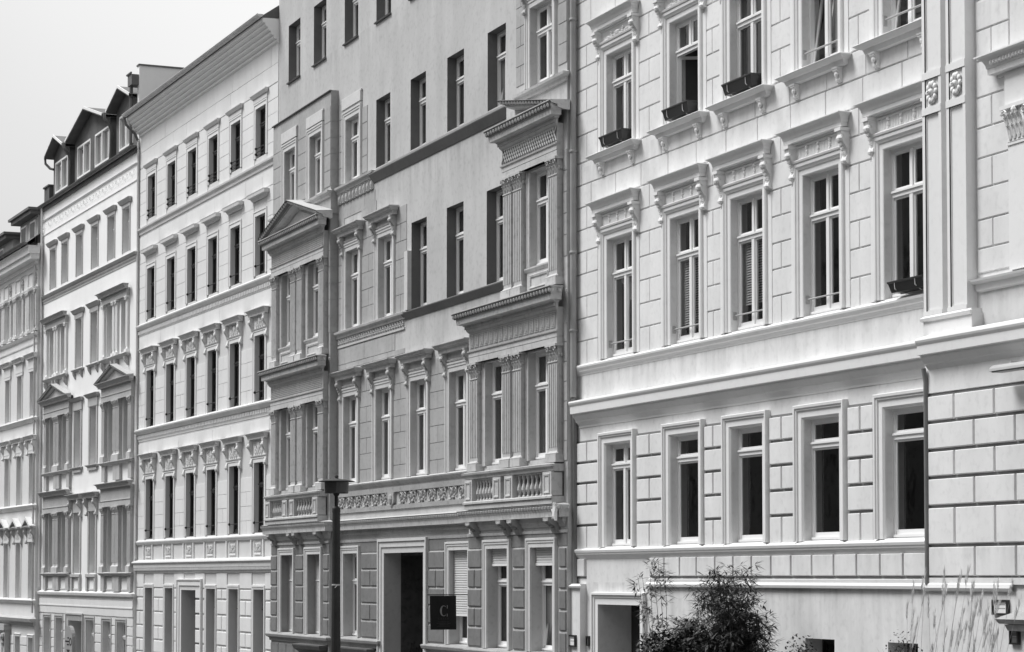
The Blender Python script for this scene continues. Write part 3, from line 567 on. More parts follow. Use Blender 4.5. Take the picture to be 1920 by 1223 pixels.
def pil(H, x0, x1, z0, z1, o, m, d=.12, cap=.34, name='pilaster', fl=4, base=.24):
    w_ = x1 - x0
    def f(b):
        b.box(0, w_, 0, d, base, z1 - z0 - cap); b.box(-.05, w_ + .05, 0, d + .06, 0, base * .62); b.mould([(.05, 0), (.055, base * .1), (.02, base * .2), (.0, base * .3)], 0, w_, d, base * .62); b.box(0, w_, 0, d, base * .62, base)
        st = w_ / (2 * fl + 1); zz = z1 - z0 - cap - .04
        for k in range(fl + 1): b.box(k * 2 * st, k * 2 * st + st, d, d + .014, base + .06, zz)
        for k in range(3): b.box(w_, w_ + .012, .02 + k * d / 3, .02 + k * d / 3 + d / 7, base + .06, zz)
    inst(name, ('pil', round(w_, 3), round(z1 - z0, 3), d, cap, m.name), f, m, H, (x0, o, z0))
    def g(b):
        c0 = z1 - z0 - cap; b.box(.0, w_, 0, d, c0, z1 - z0 - .04); b.mould([(0, 0), (.02, .01), (.02, .03), (0, .04)], 0, w_, d, c0 - .02); b.box(-.055, w_ + .055, 0, d + .07, z1 - z0 - .045, z1 - z0)
        hh = cap * .42
        for k in range(3): acan(b, w_ * (k + .5) / 3, d + .004, c0 + .02, w_ * .3, hh, .05)
        for k in range(2): acan(b, w_ * (k + 1) / 3, d + .012, c0 + hh * .55, w_ * .3, hh, .07)
        for k in range(2): b.blob(w_ + .02, d * (.3 + .45 * k), c0 + hh * .9, .02, .03, hh * .3)
        b.blob(w_ / 2, d + .05, z1 - z0 - .06, .035, .03, .035)
        for s_ in (.03, w_ - .03): b.spiral(s_, d + .055, z1 - z0 - .10, .06, 1.3, .014, 1 if s_ > .1 else -1); acan(b, s_, d + .01, c0 + hh, w_ * .26, hh * .8, .06)
    inst('capital', ('cap', round(w_, 3), d, cap, round(z1 - z0, 3), m.name), g, m, H, (x0, o, z0))
def egg(b, x0, x1, o, z, step=.085, rz=.035, rx=.026, ro=.028):
    k = x0 + step / 2
    while k < x1: b.blob(k, o, z, rx, ro, rz, 5, 3); k += step
def eggband(H, x0, x1, o, z, h=.09, d=.04, step=.15, r=1.0, left=True, right=True):
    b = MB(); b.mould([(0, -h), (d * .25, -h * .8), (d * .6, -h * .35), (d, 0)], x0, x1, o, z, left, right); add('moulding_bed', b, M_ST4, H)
    b = MB(); egg(b, x0 - (d if left else 0), x1 + (d if right else 0), o + d * .55, z - h * .5, step, h * .42 * r, step * .27, .035)
    if right:
        for k in range(max(1, int(o / step))): b.blob(x1 + d * .6, o - .02 - k * step, z - h * .5, .03, step * .27, h * .42, 5, 3)
    add('egg_and_dart_moulding', b, M_4T, H)['kind'] = 'stuff'
def dent(b, x0, x1, o, z, h, step=.06, d=.03):
    k = x0
    while k < x1 - step * .5: b.box(k, k + step * .55, o - d, o, z - h, z); k += step
def bay(H, off, lo, hi, kind, m=M_4T):
    """entablature over a pair of windows"""
    x0, x1 = lo, hi
    if kind == 'D': zc, zf0, zf1, za, o = 8.54, 7.74, 8.12, 7.48, BO
    else: zc, zf0, zf1, za, o = 12.1, 11.36, 11.74, 11.1, BO
    b = MB(); b.box(x0, x1, o, o + .13, za, zc - .35); b.box(x0 - .005, x1 + .005, o, o + .145, za + .13, zf0 - .03); b.mould([(0, 0), (.03, .015), (.035, .04), (0, .05)], x0, x1, o + .14, zf0 - .04)
    b.box(x0 - .003, x1 + .003, o, o + .14, za, za + .12)
    add('architrave', b, m, H)
    b = MB(); b.mould([(0, -.42), (.02, -.41), (.05, -.37), (.06, -.28), (.10, -.27), (.11, -.25), (.21, -.235), (.22, -.12), (.24, -.10), (.26, -.02), (.30, 0), (.30, .02), (0, .06)], x0, x1, o + .13, zc)
    dent(b, x0 - .07, x1 + .07, o + .215, zc - .28, .06, .07, .035)
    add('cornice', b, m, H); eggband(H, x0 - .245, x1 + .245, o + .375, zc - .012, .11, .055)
    L = x1 - x0
    if kind == 'D' and off:
        n = 17; st = (L - .1) / n; b = MB(); b.box(x0 + .03, x1 - .03, o + .1, o + .133, 7.77, 8.1); add('frieze_ground', b, M_4S, H)
        for k in range(n):                                # key pattern, one moulded ornament each
            def f(b):
                w_ = st * .86; h_ = .27
                for q in range(4):
                    a = q * .032; 
                    if w_ - 2 * a < .02: break
                    b.box(a, w_ - a * .6, 0, .016, h_ - a - .012, h_ - a); b.box(w_ - a * .6 - .012, w_ - a * .6, 0, .016, a + .02, h_ - a); b.box(a + .02, w_ - a * .6, 0, .016, a, a + .012)
            inst('key_ornament', ('key', off), f, m, H, (x0 + .05 + k * st, o + .13, 7.80))
    elif kind == 'D':
        b = MB(); r_ = 0
        for zz in [7.80 + .045 * q for q in range(7)]:
            k = x0 + .08 + (.06 if r_ % 2 else 0)
            while k < x1 - .15: b.box(k, k + .09, o + .13, o + .145, zz, zz + .016); k += .125
            r_ += 1
        add('basket_weave_frieze', b, m, H)['kind'] = 'stuff'; b = MB(); b.box(x0 + .04, x1 - .04, o + .1, o + .134, 7.78, 8.1); add('frieze_ground', b, M_4S, H)
    elif off:
        b = MB(); zz0, zz1 = 11.40, 11.68
        k = x0 - .1
        while k < x1 + .1:
            for s in (1, -1):
                p = [(k, zz0), (k + s * .2, zz1)]
                if x0 < p[0][0] < x1 and x0 < p[1][0] < x1: b.tube([(p[0][0], o + .145, zz0), (p[1][0], o + .145, zz1)], .015, 4)
            k += .11
        add('lattice_frieze', b, M_4L, H)['kind'] = 'stuff'; b = MB(); b.box(x0 + .02, x1 - .02, o + .1, o + .134, zz0, zz1); add('frieze_ground', b, M_4D, H)
    else:
        b = MB()
        for zz in [11.40 + .05 * q for q in range(6)]:
            k = x0 + .06
            while k < x1 - .1: b.box(k, k + .03, o + .13, o + .148, zz, zz + .03); k += .055
        add('meander_frieze', b, m, H)['kind'] = 'stuff'; b = MB(); b.box(x0 + .04, x1 - .04, o + .1, o + .134, 11.38, 11.69); add('frieze_ground', b, M_4S, H)
bay(H4, 1, 15.66, 20.42, 'D'); bay(H4, 0, .5, 5.28, 'D'); bay(H4, 1, 17.55, 20.42, 'C'); bay(H4, 0, .5, 5.28, 'C')
for xs, z0, z1, nm in (((15.70, 17.54, 18.13, 19.98), 5.2, 7.48, 'D'), ((.54, 2.38, 3.0, 4.83), 5.2, 7.48, 'D'), ((17.6, 18.15, 19.98), 8.62, 11.1, 'C'), ((.54, 2.32, 2.92, 4.83), 8.62, 11.1, 'C')):
    for x in xs: pil(H4, x, x + .42, z0, z1, BO, M_4T)
for x in (1.11, 3.55):
    for z, h_ in ((9.15, 1.95), (5.3, 2.18)):
        wo = w4(x, z, 1.12, h_, BO); child(wo, 'surround', ('s4n', h_), lambda b: b.surround([(0, 0), (0, .03), (.10, .03), (.13, .05), (.14, 0)], 0, 1.12, 0, h_), M_4T)
        if z > 9: child(wo, 'sill', 's4sill', lambda b: (b.mould([(0, -.1), (.05, -.09), (.08, -.03), (.08, 0), (0, .02)], -.12, 1.24, .0, -.02), b.box(-.1, 1.22, 0, .04, -.5, -.1), b.surround([(-.02, 0), (-.02, .02), (.02, .03), (.04, 0)], .1, 1.02, -.42, -.2, .04, True)), M_4T)
for x, z, w_, h_ in ((16.32, 5.3, 1.15, 2.15), (18.7, 5.3, 1.15, 2.15), (18.76, 9.15, 1.1, 1.9)):
    wo = w4(x, z, w_, h_, BO); child(wo, 'surround', ('s4n', w_, h_), lambda b: b.surround([(0, 0), (0, .03), (.10, .03), (.13, .05), (.14, 0)], 0, w_, 0, h_), M_4T)
    if z > 9: child(wo, 'sill', 's4sill2', lambda b: (b.mould([(0, -.1), (.05, -.09), (.08, -.03), (.08, 0), (0, .02)], -.12, 1.22, .0, -.02), b.box(-.1, 1.2, 0, .04, -.5, -.1), b.surround([(-.02, 0), (-.02, .02), (.02, .03), (.04, 0)], .1, 1.0, -.42, -.2, .04, True)), M_4T)
# pediments
def pediment(H, x0, x1, zb, za, o, m, d=.3, half=False, name='pediment', th=.16, fill=True):
    xm = (x0 + x1) / 2 if not half else x0; b = MB()
    def slope(xa, za_, xb, zb_):
        prof = [(0, -th * 1.1), (d * .35, -th), (d * .6, -th * .8), (d * .62, -th * .5), (d * .9, -th * .35), (d, -th * .1), (d, 0), (0, .03)]
        b.strip([[(xa, o + p, za_ + h), (xb, o + p, zb_ + h)] for p, h in prof])
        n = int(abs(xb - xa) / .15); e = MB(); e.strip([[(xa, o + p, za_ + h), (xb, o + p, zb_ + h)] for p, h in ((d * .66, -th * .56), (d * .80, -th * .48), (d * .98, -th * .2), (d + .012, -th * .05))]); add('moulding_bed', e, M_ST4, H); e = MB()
        for k in range(1, n): t_ = k / n; e.blob(xa + (xb - xa) * t_, o + d * .93, za_ + (zb_ - za_) * t_ - th * .32, .042, .04, .042, 5, 3)
        add('egg_and_dart_moulding', e, M_4T, H)['kind'] = 'stuff'
        b.F(*[b.P(xa, o + p, za_ + h) for p, h in prof]); b.F(*[b.P(xb, o + p, zb_ + h) for p, h in prof])
    if not half: slope(x0, zb, xm, za)
    slope(xm, za, x1, zb)
    b2 = MB()
    if fill: b2.front([(x0 + .1, zb - .05), (x1 - .1, zb - .05), (xm, za - .1)] if not half else [(x0, zb - .1), (x1 - .1, zb - .05), (x0, za - .1)], 0, o + .04)
    add('tympanum', b2, M_4S, H)
    if not half:
        s = .55; cz = zb + .02; b.front([(xm - (xm - x0) * s, cz + .02), (xm + (x1 - xm) * s, cz + .02), (xm, cz + (za - zb) * s)], o + .04, o + .055)
    return add(name, b, m, H)
pediment(H4, .18, 5.6, 12.2, 12.86, BO, M_4T, d=.42, th=.17)
pediment(H4, 18.0, 20.75, 12.12, 12.62, BO, M_4T, d=.42, half=True, name='broken_pediment', th=.16)
# balustrades
for off in (0, 15.2):
    x0, x1 = .45 + off, 5.25 + off
    if off: x0, x1 = 15.72, 20.45
    b = MB(); b.box(x0, x1, BO, BO + .26, 4.40, 4.55); b.mould([(0, 0), (.03, .0), (.03, .04), (0, .06)], x0, x1, BO + .26, 4.51)
    b.box(x0 + .02, x1 - .02, BO, BO + .2, 5.0, 5.07); b.mould([(0, -.13), (.02, -.12), (.03, -.06), (.07, -.04), (.08, 0), (0, .02)], x0, x1, BO + .22, 5.16); b.box(x0, x1, BO, BO + .22, 5.03, 5.17)
    add('balcony_rail', b, M_4T, H4)
    px = [x0, x0 + 1.62, x0 + 2.26, x1 - .46]
    b = MB(); b.box(x0 + .02, x1 - .02, BO + .0, BO + .03, 4.5, 5.0); add('balcony_back', b, M_4D, H4)
    for p in px: inst('balustrade_pier', 'bp', lambda b: (b.box(0, .44, 0, .26, 0, .46), b.surround([(-.02, 0), (-.015, .012), (.02, .02), (.03, 0)], .1, .34, .07, .39, .26, True)), M_4T, H4, (p, BO, 4.56))
    for a, c in ((px[0] + .44, px[1]), (px[2] + .44, px[3])):
        n = 7
        for k in range(n): inst('baluster', 'bal', lambda b: (b.lathe(0, 0, [(.045, 0), (.045, .04), (.022, .07), (.03, .11), (.062, .17), (.055, .22), (.028, .30), (.026, .36), (.045, .41), (.05, .46)], 8), b.box(-.055, .055, -.055, .055, 0, .03)), M_4T, H4, (a + (c - a) * (k + .5) / n, BO + .14, 4.55), smooth=False)
# storey ledges, friezes
def led(H, nm, prof, x0, x1, o, z, m, l=True, r=True): b = MB(); b.mould(prof, x0, x1, o, z, l, r); return add(nm, b, m, H)
PL = [(0, -.16), (.05, -.15), (.06, -.08), (.12, -.05), (.13, 0), (0, .05)]
led(H4, 'dark_ledge', [(0, -.22), (.02, -.215), (.12, -.02), (.12, .0), (-.02, .12)], 8.34, 17.45, 0, 12.70, M_4D, True, False)  # shade of the sloping underside is put into the dark colour
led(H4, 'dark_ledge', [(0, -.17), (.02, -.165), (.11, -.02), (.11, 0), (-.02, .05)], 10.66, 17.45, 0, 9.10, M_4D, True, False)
led(H4, 'ledge', PL, 5.45, 8.34, 0, 12.78, M_4T, False); led(H4, 'ledge', PL, .22, 5.43, BO, 12.74, M_4T); led(H4, 'ledge', PL, 18.2, W4 - .02, BO, 12.70, M_4T)
led(H4, 'ledge', PL, 5.45, 10.64, 0, 9.12, M_4T, False); led(H4, 'ledge', [(0, -.12), (.03, -.1), (.09, -.03), (.1, 0), (0, .04)], 5.45, 15.3, 0, 5.26, M_4T, False, False)
led(H4, 'bay_top_moulding', [(0, -.03), (.04, -.03), (.05, -.01), (.04, 0), (-.22, .02)], .22, 5.43, BO, 15.3, M_4D)
b = MB(); b.box(5.5, 8.3, 0, .03, 12.36, 12.6); add('ornament_band', b, M_4T, H4)
for k in range(10): inst('oval_ornament', 'ov', lambda b: (b.blob(.0, 0, 0, .06, .04, .1), b.surround([(0, 0), (.01, .03), (.03, .0)], -.09, .09, -.11, .11, 0, True)), M_4T, H4, (5.66 + .28 * k, .03, 12.48))
b = MB(); b.box(5.5, 10.6, 0, .03, 8.73, 8.78); b.box(5.5, 10.6, 0, .03, 8.96, 9.0); add('ornament_band', b, M_4T, H4)
for k in range(28): inst('loop_ornament', 'lo', lambda b: (b.spiral(0, 0, 0, .085, 1.5, .014), b.blob(.05, 0, -.04, .03, .03, .03)), M_4T, H4, (5.6 + .18 * k, .025, 8.87))
b = MB(); b.box(5.46, 15.55, 0, .04, 4.58, 4.68); b.box(5.46, 15.55, 0, .05, 4.98, 5.1); add('frieze_border', b, M_4S, H4)
for k in range(15):
    if k == 6:
        b = MB(); b.front([(9.55, 4.98), (10.0, 4.98), (9.98, 4.75), (9.78, 4.64), (9.57, 4.75)], 0, .07); b.blob(9.78, .08, 4.82, .12, .04, .12); add('shield_ornament', b, M_4H, H4)
        continue
    inst('acanthus_ornament', ('ac', k % 3), lambda b: (b.spiral(-.13, .03, .0, .14, 1.2, .022, 1), b.spiral(.16, .03, .02, .12, 1.3, .02, -1, a0=.8), b.blob(.02, .03, .05, .05, .03, .09), b.blob(.02, .03, -.09, .08, .025, .035), b.tube([(-.3, .02, -.12), (-.1, .03, -.14), (.08, .03, .13), (.3, .02, .12)], .014, 4), *[b.blob(-.2 + .1 * q, .03, .12 - .05 * ((q + k) % 3), .03, .025, .035) for q in range(5)]), M_4H, H4, (5.86 + .665 * k, .0, 4.83))
CO = [(0, -.30), (.03, -.29), (.05, -.22), (.08, -.20), (.09, -.12), (.20, -.11), (.205, -.02), (.22, .02), (.25, .08), (.26, .12), (0, .17)]
for x0, x1, o, l, r, mm in ((0.2, 5.5, BO, True, True, M_4T), (5.5, 15.62, -.02, False, False, M_4T), (15.5, W4 - .14, BO, True, True, M_4T)):
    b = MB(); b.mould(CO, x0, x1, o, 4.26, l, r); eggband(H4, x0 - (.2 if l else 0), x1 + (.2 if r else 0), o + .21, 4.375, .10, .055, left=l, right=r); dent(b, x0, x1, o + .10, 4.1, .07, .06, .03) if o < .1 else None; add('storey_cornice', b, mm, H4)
for x in (.55, 2.45, 2.95, 4.85, 15.75, 17.5, 18.1, 20.0): inst('console', 'cons', lambda b: (b.extr([(0, -.3), (.05, -.3), (.09, -.24), (.12, -.16), (.2, -.12), (.26, -.06), (.26, 0), (0, 0)], 0, .26), *[b.blob(.13, .1 + .05 * q, -.2 + .045 * q, .11, .03, .03) for q in range(4)]), M_4S, H4, (x, BO, 4.14))
for x0, x1, o in ((.25, 5.4, BO), (5.46, 15.3, 0), (15.32, W4 - .02, BO)): led(H4, 'moulding', [(0, -.04), (.03, -.03), (.04, .02), (0, .03)], x0, x1, o, 3.88, M_4T, o > 0, o > 0)
# jointed wall faces
zB = [12.86 + .41 * k for k in range(0, 6)]; zC = [9.15 + .415 * k for k in range(0, 8)]; zD = [5.22 + .38 * k for k in range(8)]
g4 = dict(t=.012, gap=.013, b=.003, m=M_4B)
blocks(H4, courses(5.5, 5.95, zB, 0, False) + courses(7.32, 7.8, zB[:5], 1, False) + courses(5.5, 5.98, zC, 0, False) + courses(7.36, 8.5, zC, 0) + courses(9.88, 10.72, zC[:7], 1), **g4)
for a, c, al in ((5.5, 5.85, 0), (7.24, 8.36, 1), (9.78, 10.86, 0), (12.3, 13.42, 1)): blocks(H4, courses(a, c, zD, al, c - a > .5), **g4)
blocks(H4, bond(5.5, 9.9, 8.3, 8.7, 1.05) + bond(5.5, 10.6, 7.95 + .22, 8.3, 1.1, .5) + bond(5.5, 8.4, 11.95, 12.34, 1.05), **g4)
blocks(H4, courses(.22, .52, zD, 0, False) + courses(5.28, 5.45, zD, 0, False) + courses(20.43, W4, zD, 0, False) + courses(20.43, W4, zC[:6], 0, False) + courses(5.28, 5.45, zC[:8], 0, False) + courses(.22, 1.1, zB, 0, False) + courses(2.58, 3.42, zB, 0, False) + courses(4.92, 5.44, zB, 0, False) + courses(18.0, 18.5, [12.9, 13.3, 13.7, 14.1, 14.5, 14.9], 1) + courses(20.2, W4, [12.9, 13.3, 13.7, 14.1, 14.5, 14.9, 15.3], 0, False), o=BO, **g4)
for zs_ in (zB, zC, zD):
    for a, c in zip(zs_, zs_[1:]): inst('stone_block', ('sideb', round(c - a, 3)), lambda b: b.box(0, .008, .012, BO, 0, c - a - .014), M_4B, H4, (5.45, 0, a + .007))
zG = [1.53, 1.95, 2.36, 2.76, 3.17, 3.58]
gg = dict(t=.03, gap=.045, b=.012, m=M_4G)
b = MB()
for x0, x1, o in ((.21, 5.44, BO + .002), (5.46, 15.29, .002), (15.31, W4 - .01, BO + .002)):
    ws = [q for q in lb + main + rb if q[3] < 3.7 and q[3] > 3.5 and x0 < q[0] < x1]; xs = [x0] + [v for q in sorted(ws) for v in (q[0] - .3, q[1] + .3)] + [x1]
    for a, c in zip(xs[::2], xs[1::2]):
        if c - a < .15: continue
        blocks(H4, courses(a, c, zG, 0, c - a > .75), o=o + .006, **gg)
        b = MB(); b.box(a, c, o, o + .008, zG[0] + .002, zG[-1] - .002); add('joint_backing', b, M_4L, H4)
b = MB()
for x0, x1, o in ((.21, 5.44, BO + .002), (5.46, 15.29, .002), (15.31, W4 - .01, BO + .002)): b.box(x0, x1, o - .002, o + .012, 3.60, 3.84)
add('ground_floor_band', b, M_4G, H4)
for x, w_, o in ((1.18, 1.12, BO), (3.6, 1.12, BO), (6.04, 1.12, 0), (13.62, 1.16, 0), (16.42, 1.15, BO), (18.8, 1.15, BO)):
    wo = w4(x, 1.53, w_, 2.05, o, .22, tr=.66, glassm=M_GK, open_leaf='tilt' if x == 18.8 else None)
    child(wo, 'surround', ('s4g', w_), lambda b: b.surround([(0, 0), (0, .04), (.08, .04), (.09, .055), (.13, .055), (.14, .07), (.18, .07), (.19, 0)], 0, w_, 0, 2.05), M_4L)
    if x > 13:
        n = 27 if x < 14 else 6
        for k in range(n): inst('shutter_slat', ('slat', w_), lambda b: b.extr([(-.10, 0), (-.085, .012), (-.085, .035), (-.1, .05), (-.115, .05), (-.115, 0)], .02, w_ - .02), M_SH, wo, (0, 0, 2.0 - .051 * k))
        child(wo, 'shutter_rail', ('srail', w_), lambda b: b.box(.02, w_ - .02, -.12, -.075, 0, .05), M_FW, loc=(0, 0, 2.0 - .051 * n))
for x0, x1, o, l, r in ((.2, 5.45, BO, True, True), (5.45, 8.9, 0, False, True), (12.2, 15.3, 0, True, False), (15.3, W4, BO, False, True)): led(H4, 'sill_ledge', [(0, -.2), (.04, -.19), (.05, -.12), (.12, -.08), (.14, -.02), (.13, .0), (0, .04)], x0, x1, o, 1.49, M_4S, l, r)
b = MB(); b.surround([(0, .0), (0, .03), (.12, .035), (.14, .06), (.26, .06), (.27, .09), (.33, .09), (.34, 0)], 9.18, 11.94, -1.4, 3.56); add('gate_surround', b, M_4L, H4)
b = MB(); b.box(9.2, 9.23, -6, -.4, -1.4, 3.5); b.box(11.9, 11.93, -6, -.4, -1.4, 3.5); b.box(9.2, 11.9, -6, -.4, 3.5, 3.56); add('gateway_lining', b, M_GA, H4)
b = MB()
for k, (o_, z_) in enumerate(((-.62, 1.32), (-.75, 1.22), (-.9, 1.28), (-1.02, 1.18))): b.tube([(9.235, o_, z_ - .1), (9.235, o_ - .03, z_ + .12), (9.235, o_ - .08, z_ + .02), (9.235, o_ - .1, z_ + .16)], .012, 4)
add('painted_scrawl', b, M_BK, H4)
b = MB(); b.mould(crown(.18, .3), 10.2, 11.9, -1.3, 2.0); b.box(10.2, 11.9, -1.7, -1.3, 1.7, 2.0); add('inner_cornice', b, M_ZD, H4)
for x0, x1, o in ((3.2, 5.1, BO), (6.2, 8.3, 0), (12.85, 14.7, 0)):
    b = MB(); b.mould([(0, -.32), (.08, -.3), (.1, -.2), (.2, -.12), (.24, -.03), (.24, 0), (0, .02)], x0, x1, o, 1.28); b.box(x0 + .1, x0 + .25, o, o + .1, .1, 1.0); add('basement_shop_head', b, M_ZD, H4)
blocks(H4, bond(.22, 3.1, .85, 1.25, .75), o=BO, t=.03, gap=.045, b=.01, m=M_4G); blocks(H4, bond(7.0, 8.8, .85, 1.25, .75), o=0, t=.03, gap=.045, b=.01, m=M_4G)
b = MB(); r_ = random.Random(5)
pts = [(21.14 - .5 + .1 * math.cos(a) * (1.25 if k % 2 else .55), 4.24 + .15 * math.sin(a) * (1.25 if k % 2 else .5)) for k, a in enumerate([math.pi * 2 * q / 11 for q in range(11)])]
b.front([(x - .02, z) for x, z in pts], BO + .24, BO + .3); add('broken_plaster_patch', b, M_FW, H4)

# =================================================================== PALE HOUSE (six bays)
H5 = thing('apartment_house', 'pale six-bay apartment house with dark window frames and a ribbed eaves cove', 'house', (-77.108, 17.425, 0), R(1.4))
W5 = 15.35; X5 = [1.15, 3.66, 6.1, 8.46, 10.82, 13.28]; w5 = .96
rows5 = [(14.8, 16.2), (11.47, 13.15), (7.9, 9.77), (4.24, 6.2)]
ops = [(x, x + w5, a, c) for x in X5 for a, c in rows5] + [(x, x + w5 + .0, .3, 2.65, .32) for i, x in enumerate(X5) if i != 2] + [(5.65, 7.75, -.9, 2.6, .7)]
wall(H5, 0, W5, -2, 18.4, ops, 0, M_5J, sides=[(0, -9), (W5, -9)])
zz = {0: [14.62, 15.02, 15.41, 15.8, 16.2, 16.6], 1: [11.36, 11.77, 12.18, 12.59, 13.0, 13.41, 13.82], 2: [7.88, 8.28, 8.68, 9.08, 9.48], 3: [4.18, 4.59, 5.0, 5.41, 5.82]}
g5 = dict(t=.014, gap=.012, b=.002, m=M_5W)
px = [0] + [v for x in X5 for v in (x - .15, x + w5 + .15)] + [W5]
for r_, zs in zz.items():
    for i, (a, c) in enumerate(zip(px[::2], px[1::2])): blocks(H5, courses(a, c, zs, i, r_ in (2, 3) and c - a > .9), **g5)
for z0, z1, L in ((16.62, 17.15, 1.6), (17.15, 17.7, 1.9), (13.84, 14.3, 1.6), (10.45, 10.98, 1.7), (7.05, 7.4, 1.9)): blocks(H5, bond(0, W5, z0, z1, L, .5), **g5)
for i, (a, c) in enumerate(zip(px[::2], px[1::2])):
    blocks(H5, courses(a, c, [2.65, 3.12], 0, False) + [], t=.03, gap=.03, b=.01, m=M_5W)
    blocks(H5, courses(a + .03, c - .03, [.1, .56, .98, 1.42, 1.88, 2.33, 2.65], i, c - a > .9) if i not in (2, 3) else courses(a + .03 if i == 2 else a + .05, min(c, 5.3) if i == 2 else c, [.1, .56, .98, 1.42, 1.88, 2.33, 2.65], 0, False), t=.03, gap=.05, b=.012, m=M_5W)
for nm, z, pr, dn in (('string_course', 14.58, [(0, -.2), (.04, -.19), (.05, -.1), (.12, -.05), (.13, 0), (0, .06)], 0), ('string_course', 11.32, [(0, -.34), (.02, -.33), (.03, -.14), (.08, -.12), (.14, -.04), (.15, 0), (0, .08)], 1), ('string_course', 7.84, [(0, -.38), (.02, -.37), (.03, -.16), (.1, -.14), (.18, -.04), (.19, 0), (0, .08)], 1), ('sill_course', 4.16, [(0, -.12), (.06, -.1), (.1, -.03), (.1, 0), (0, .06)], 0), ('storey_cornice', 3.46, [(0, -.34), (.04, -.33), (.06, -.18), (.16, -.16), (.17, -.06), (.24, 0), (.22, .04), (0, .1)], 2)):
    b = MB(); b.mould([(a_ * (.72 if dn == 2 else .8), h_) for a_, h_ in pr], 0, W5 - .02, 0, z, left=(dn == 2))
    if dn == 1: dent(b, 0, W5, .055, z - .17, .11, .16, .05)
    if dn == 2: dent(b, 0, W5, .11, z - .17, .08, .12, .06)
    add(nm, b, M_5T, H5)
def h5s(wo, h_): child(wo, 'surround', ('s5', h_), lambda b: b.surround([(0, 0), (0, .03), (.10, .03), (.11, .045), (.15, .045), (.155, 0)], 0, w5, 0, h_), M_5W)
for x in X5:
    for r_, (a, c) in enumerate(rows5):
        h_ = round(c - a, 2); wo = window(H5, x, a, w5, h_, 0, .12, fm=M_FD, tr=.68, fw=.05, glassm=M_GK, curtain=rnd.choice([None, None, ('sides', 1, M_CG)])); h5s(wo, h_)
        child(wo, 'guard_rail', 'g5', lambda b: (b.tube([(0, .0, .28), (w5, .0, .28)], .012), b.blob(.02, .02, .28, .03, .04, .04), *( [])), M_IR)
        if r_ == 0:
            child(wo, 'guard_rail', 'g5b', lambda b: (b.tube([(0, .0, .17), (w5, .0, .17)], .01), b.tube([(0, 0, .08), (w5, 0, .08)], .01), b.blob(.02, .02, .12, .025, .04, .04)), M_IR)
            child(wo, 'hood', 'h50', lambda b: (b.box(-.17, w5 + .17, 0, .05, h_ + .16, h_ + .28), b.mould([(0, -.14), (.05, -.12), (.10, -.03), (.1, 0), (0, .03)], -.17, w5 + .17, .03, h_ + .42)), M_5T)
        elif r_ == 1: child(wo, 'hood', 'h51', lambda b: b.mould([(0, -.2), (.04, -.19), (.08, -.12), (.15, -.1), (.16, -.02), (.17, 0), (0, .03)], -.18, w5 + .18, .014, h_ + .63), M_5T)
        else:
            tp = h_ + (.72 if r_ == 2 else .82)
            child(wo, 'hood', ('h5', r_), lambda b: (b.mould(crown(.2, .2), -.22, w5 + .22, .02, tp), b.box(-.2, w5 + .2, 0, .03, h_ + .18, tp - .1), b.mould([(0, 0), (.04, .01), (.05, .04), (0, .05)], -.2, w5 + .2, .02, h_ + .15)), M_5T)
            for xx in (-.26, w5 + .1): child(wo, 'bracket', ('b5', r_, xx), lambda b: (scroll_bracket(b, xx, xx + .16, h_ - .12, tp - .19, .15, False), b.blob(xx + .08, .12, tp - .36, .09, .08, .07) if r_ == 3 else None), M_5T)
            child(wo, 'ornament', ('o5', r_), lambda b: flowers(b, w5 / 2, .04, (h_ + .2 + tp - .2) / 2 + .02, w5 * .8, (tp - h_ - .42) * 1.3, 5), M_5T)
    q = inst('relief_panel', 'rp5', lambda b: (b.surround([(-.03, 0), (-.02, .02), (.02, .03), (.04, 0)], 0, .62, .03, .42, 0, True), flowers(b, .31, .02, .22, .5, .36, 1)), M_5T, H5, (x + .05, 0, 3.62))
    inst('panel_strip', 'ps5', lambda b: b.box(0, .1, 0, .04, 3.58, 4.05), M_5W, H5, (x + .85, 0, 0)); inst('panel_strip', 'ps5', None, M_5W, H5, (x - .28, 0, 0))
for i, x in enumerate(X5):
    if i == 2: continue
    wo = window(H5, x, .3, w5, 2.35, 0, .25, fm=M_FD, tr=.75, fw=.05, glassm=M_GK); child(wo, 'surround', 's5g', lambda b: b.surround([(0, 0), (0, .03), (.06, .04), (.07, .05), (.12, .05), (.13, 0)], 0, w5, 0, 2.35), M_5W)
b = MB(); b.surround([(0, .0), (0, .03), (.12, .04), (.14, .07), (.28, .07), (.3, .1), (.34, .1), (.35, 0)], 5.65, 7.75, -.9, 2.6); add('door_surround', b, M_5W, H5)
b = MB(); b.box(5.66, 7.74, -.72, -.66, -.9, 2.58); b.box(5.75, 6.65, -.66, -.64, .0, 1.9); b.box(6.75, 7.65, -.66, -.64, .0, 1.9); d_ = add('door', b, M_CG, H5); b = MB(); b.blob(7.6, -.62, 1.0, .04, .05, .03); add('door_handle', b, M_IR, d_)
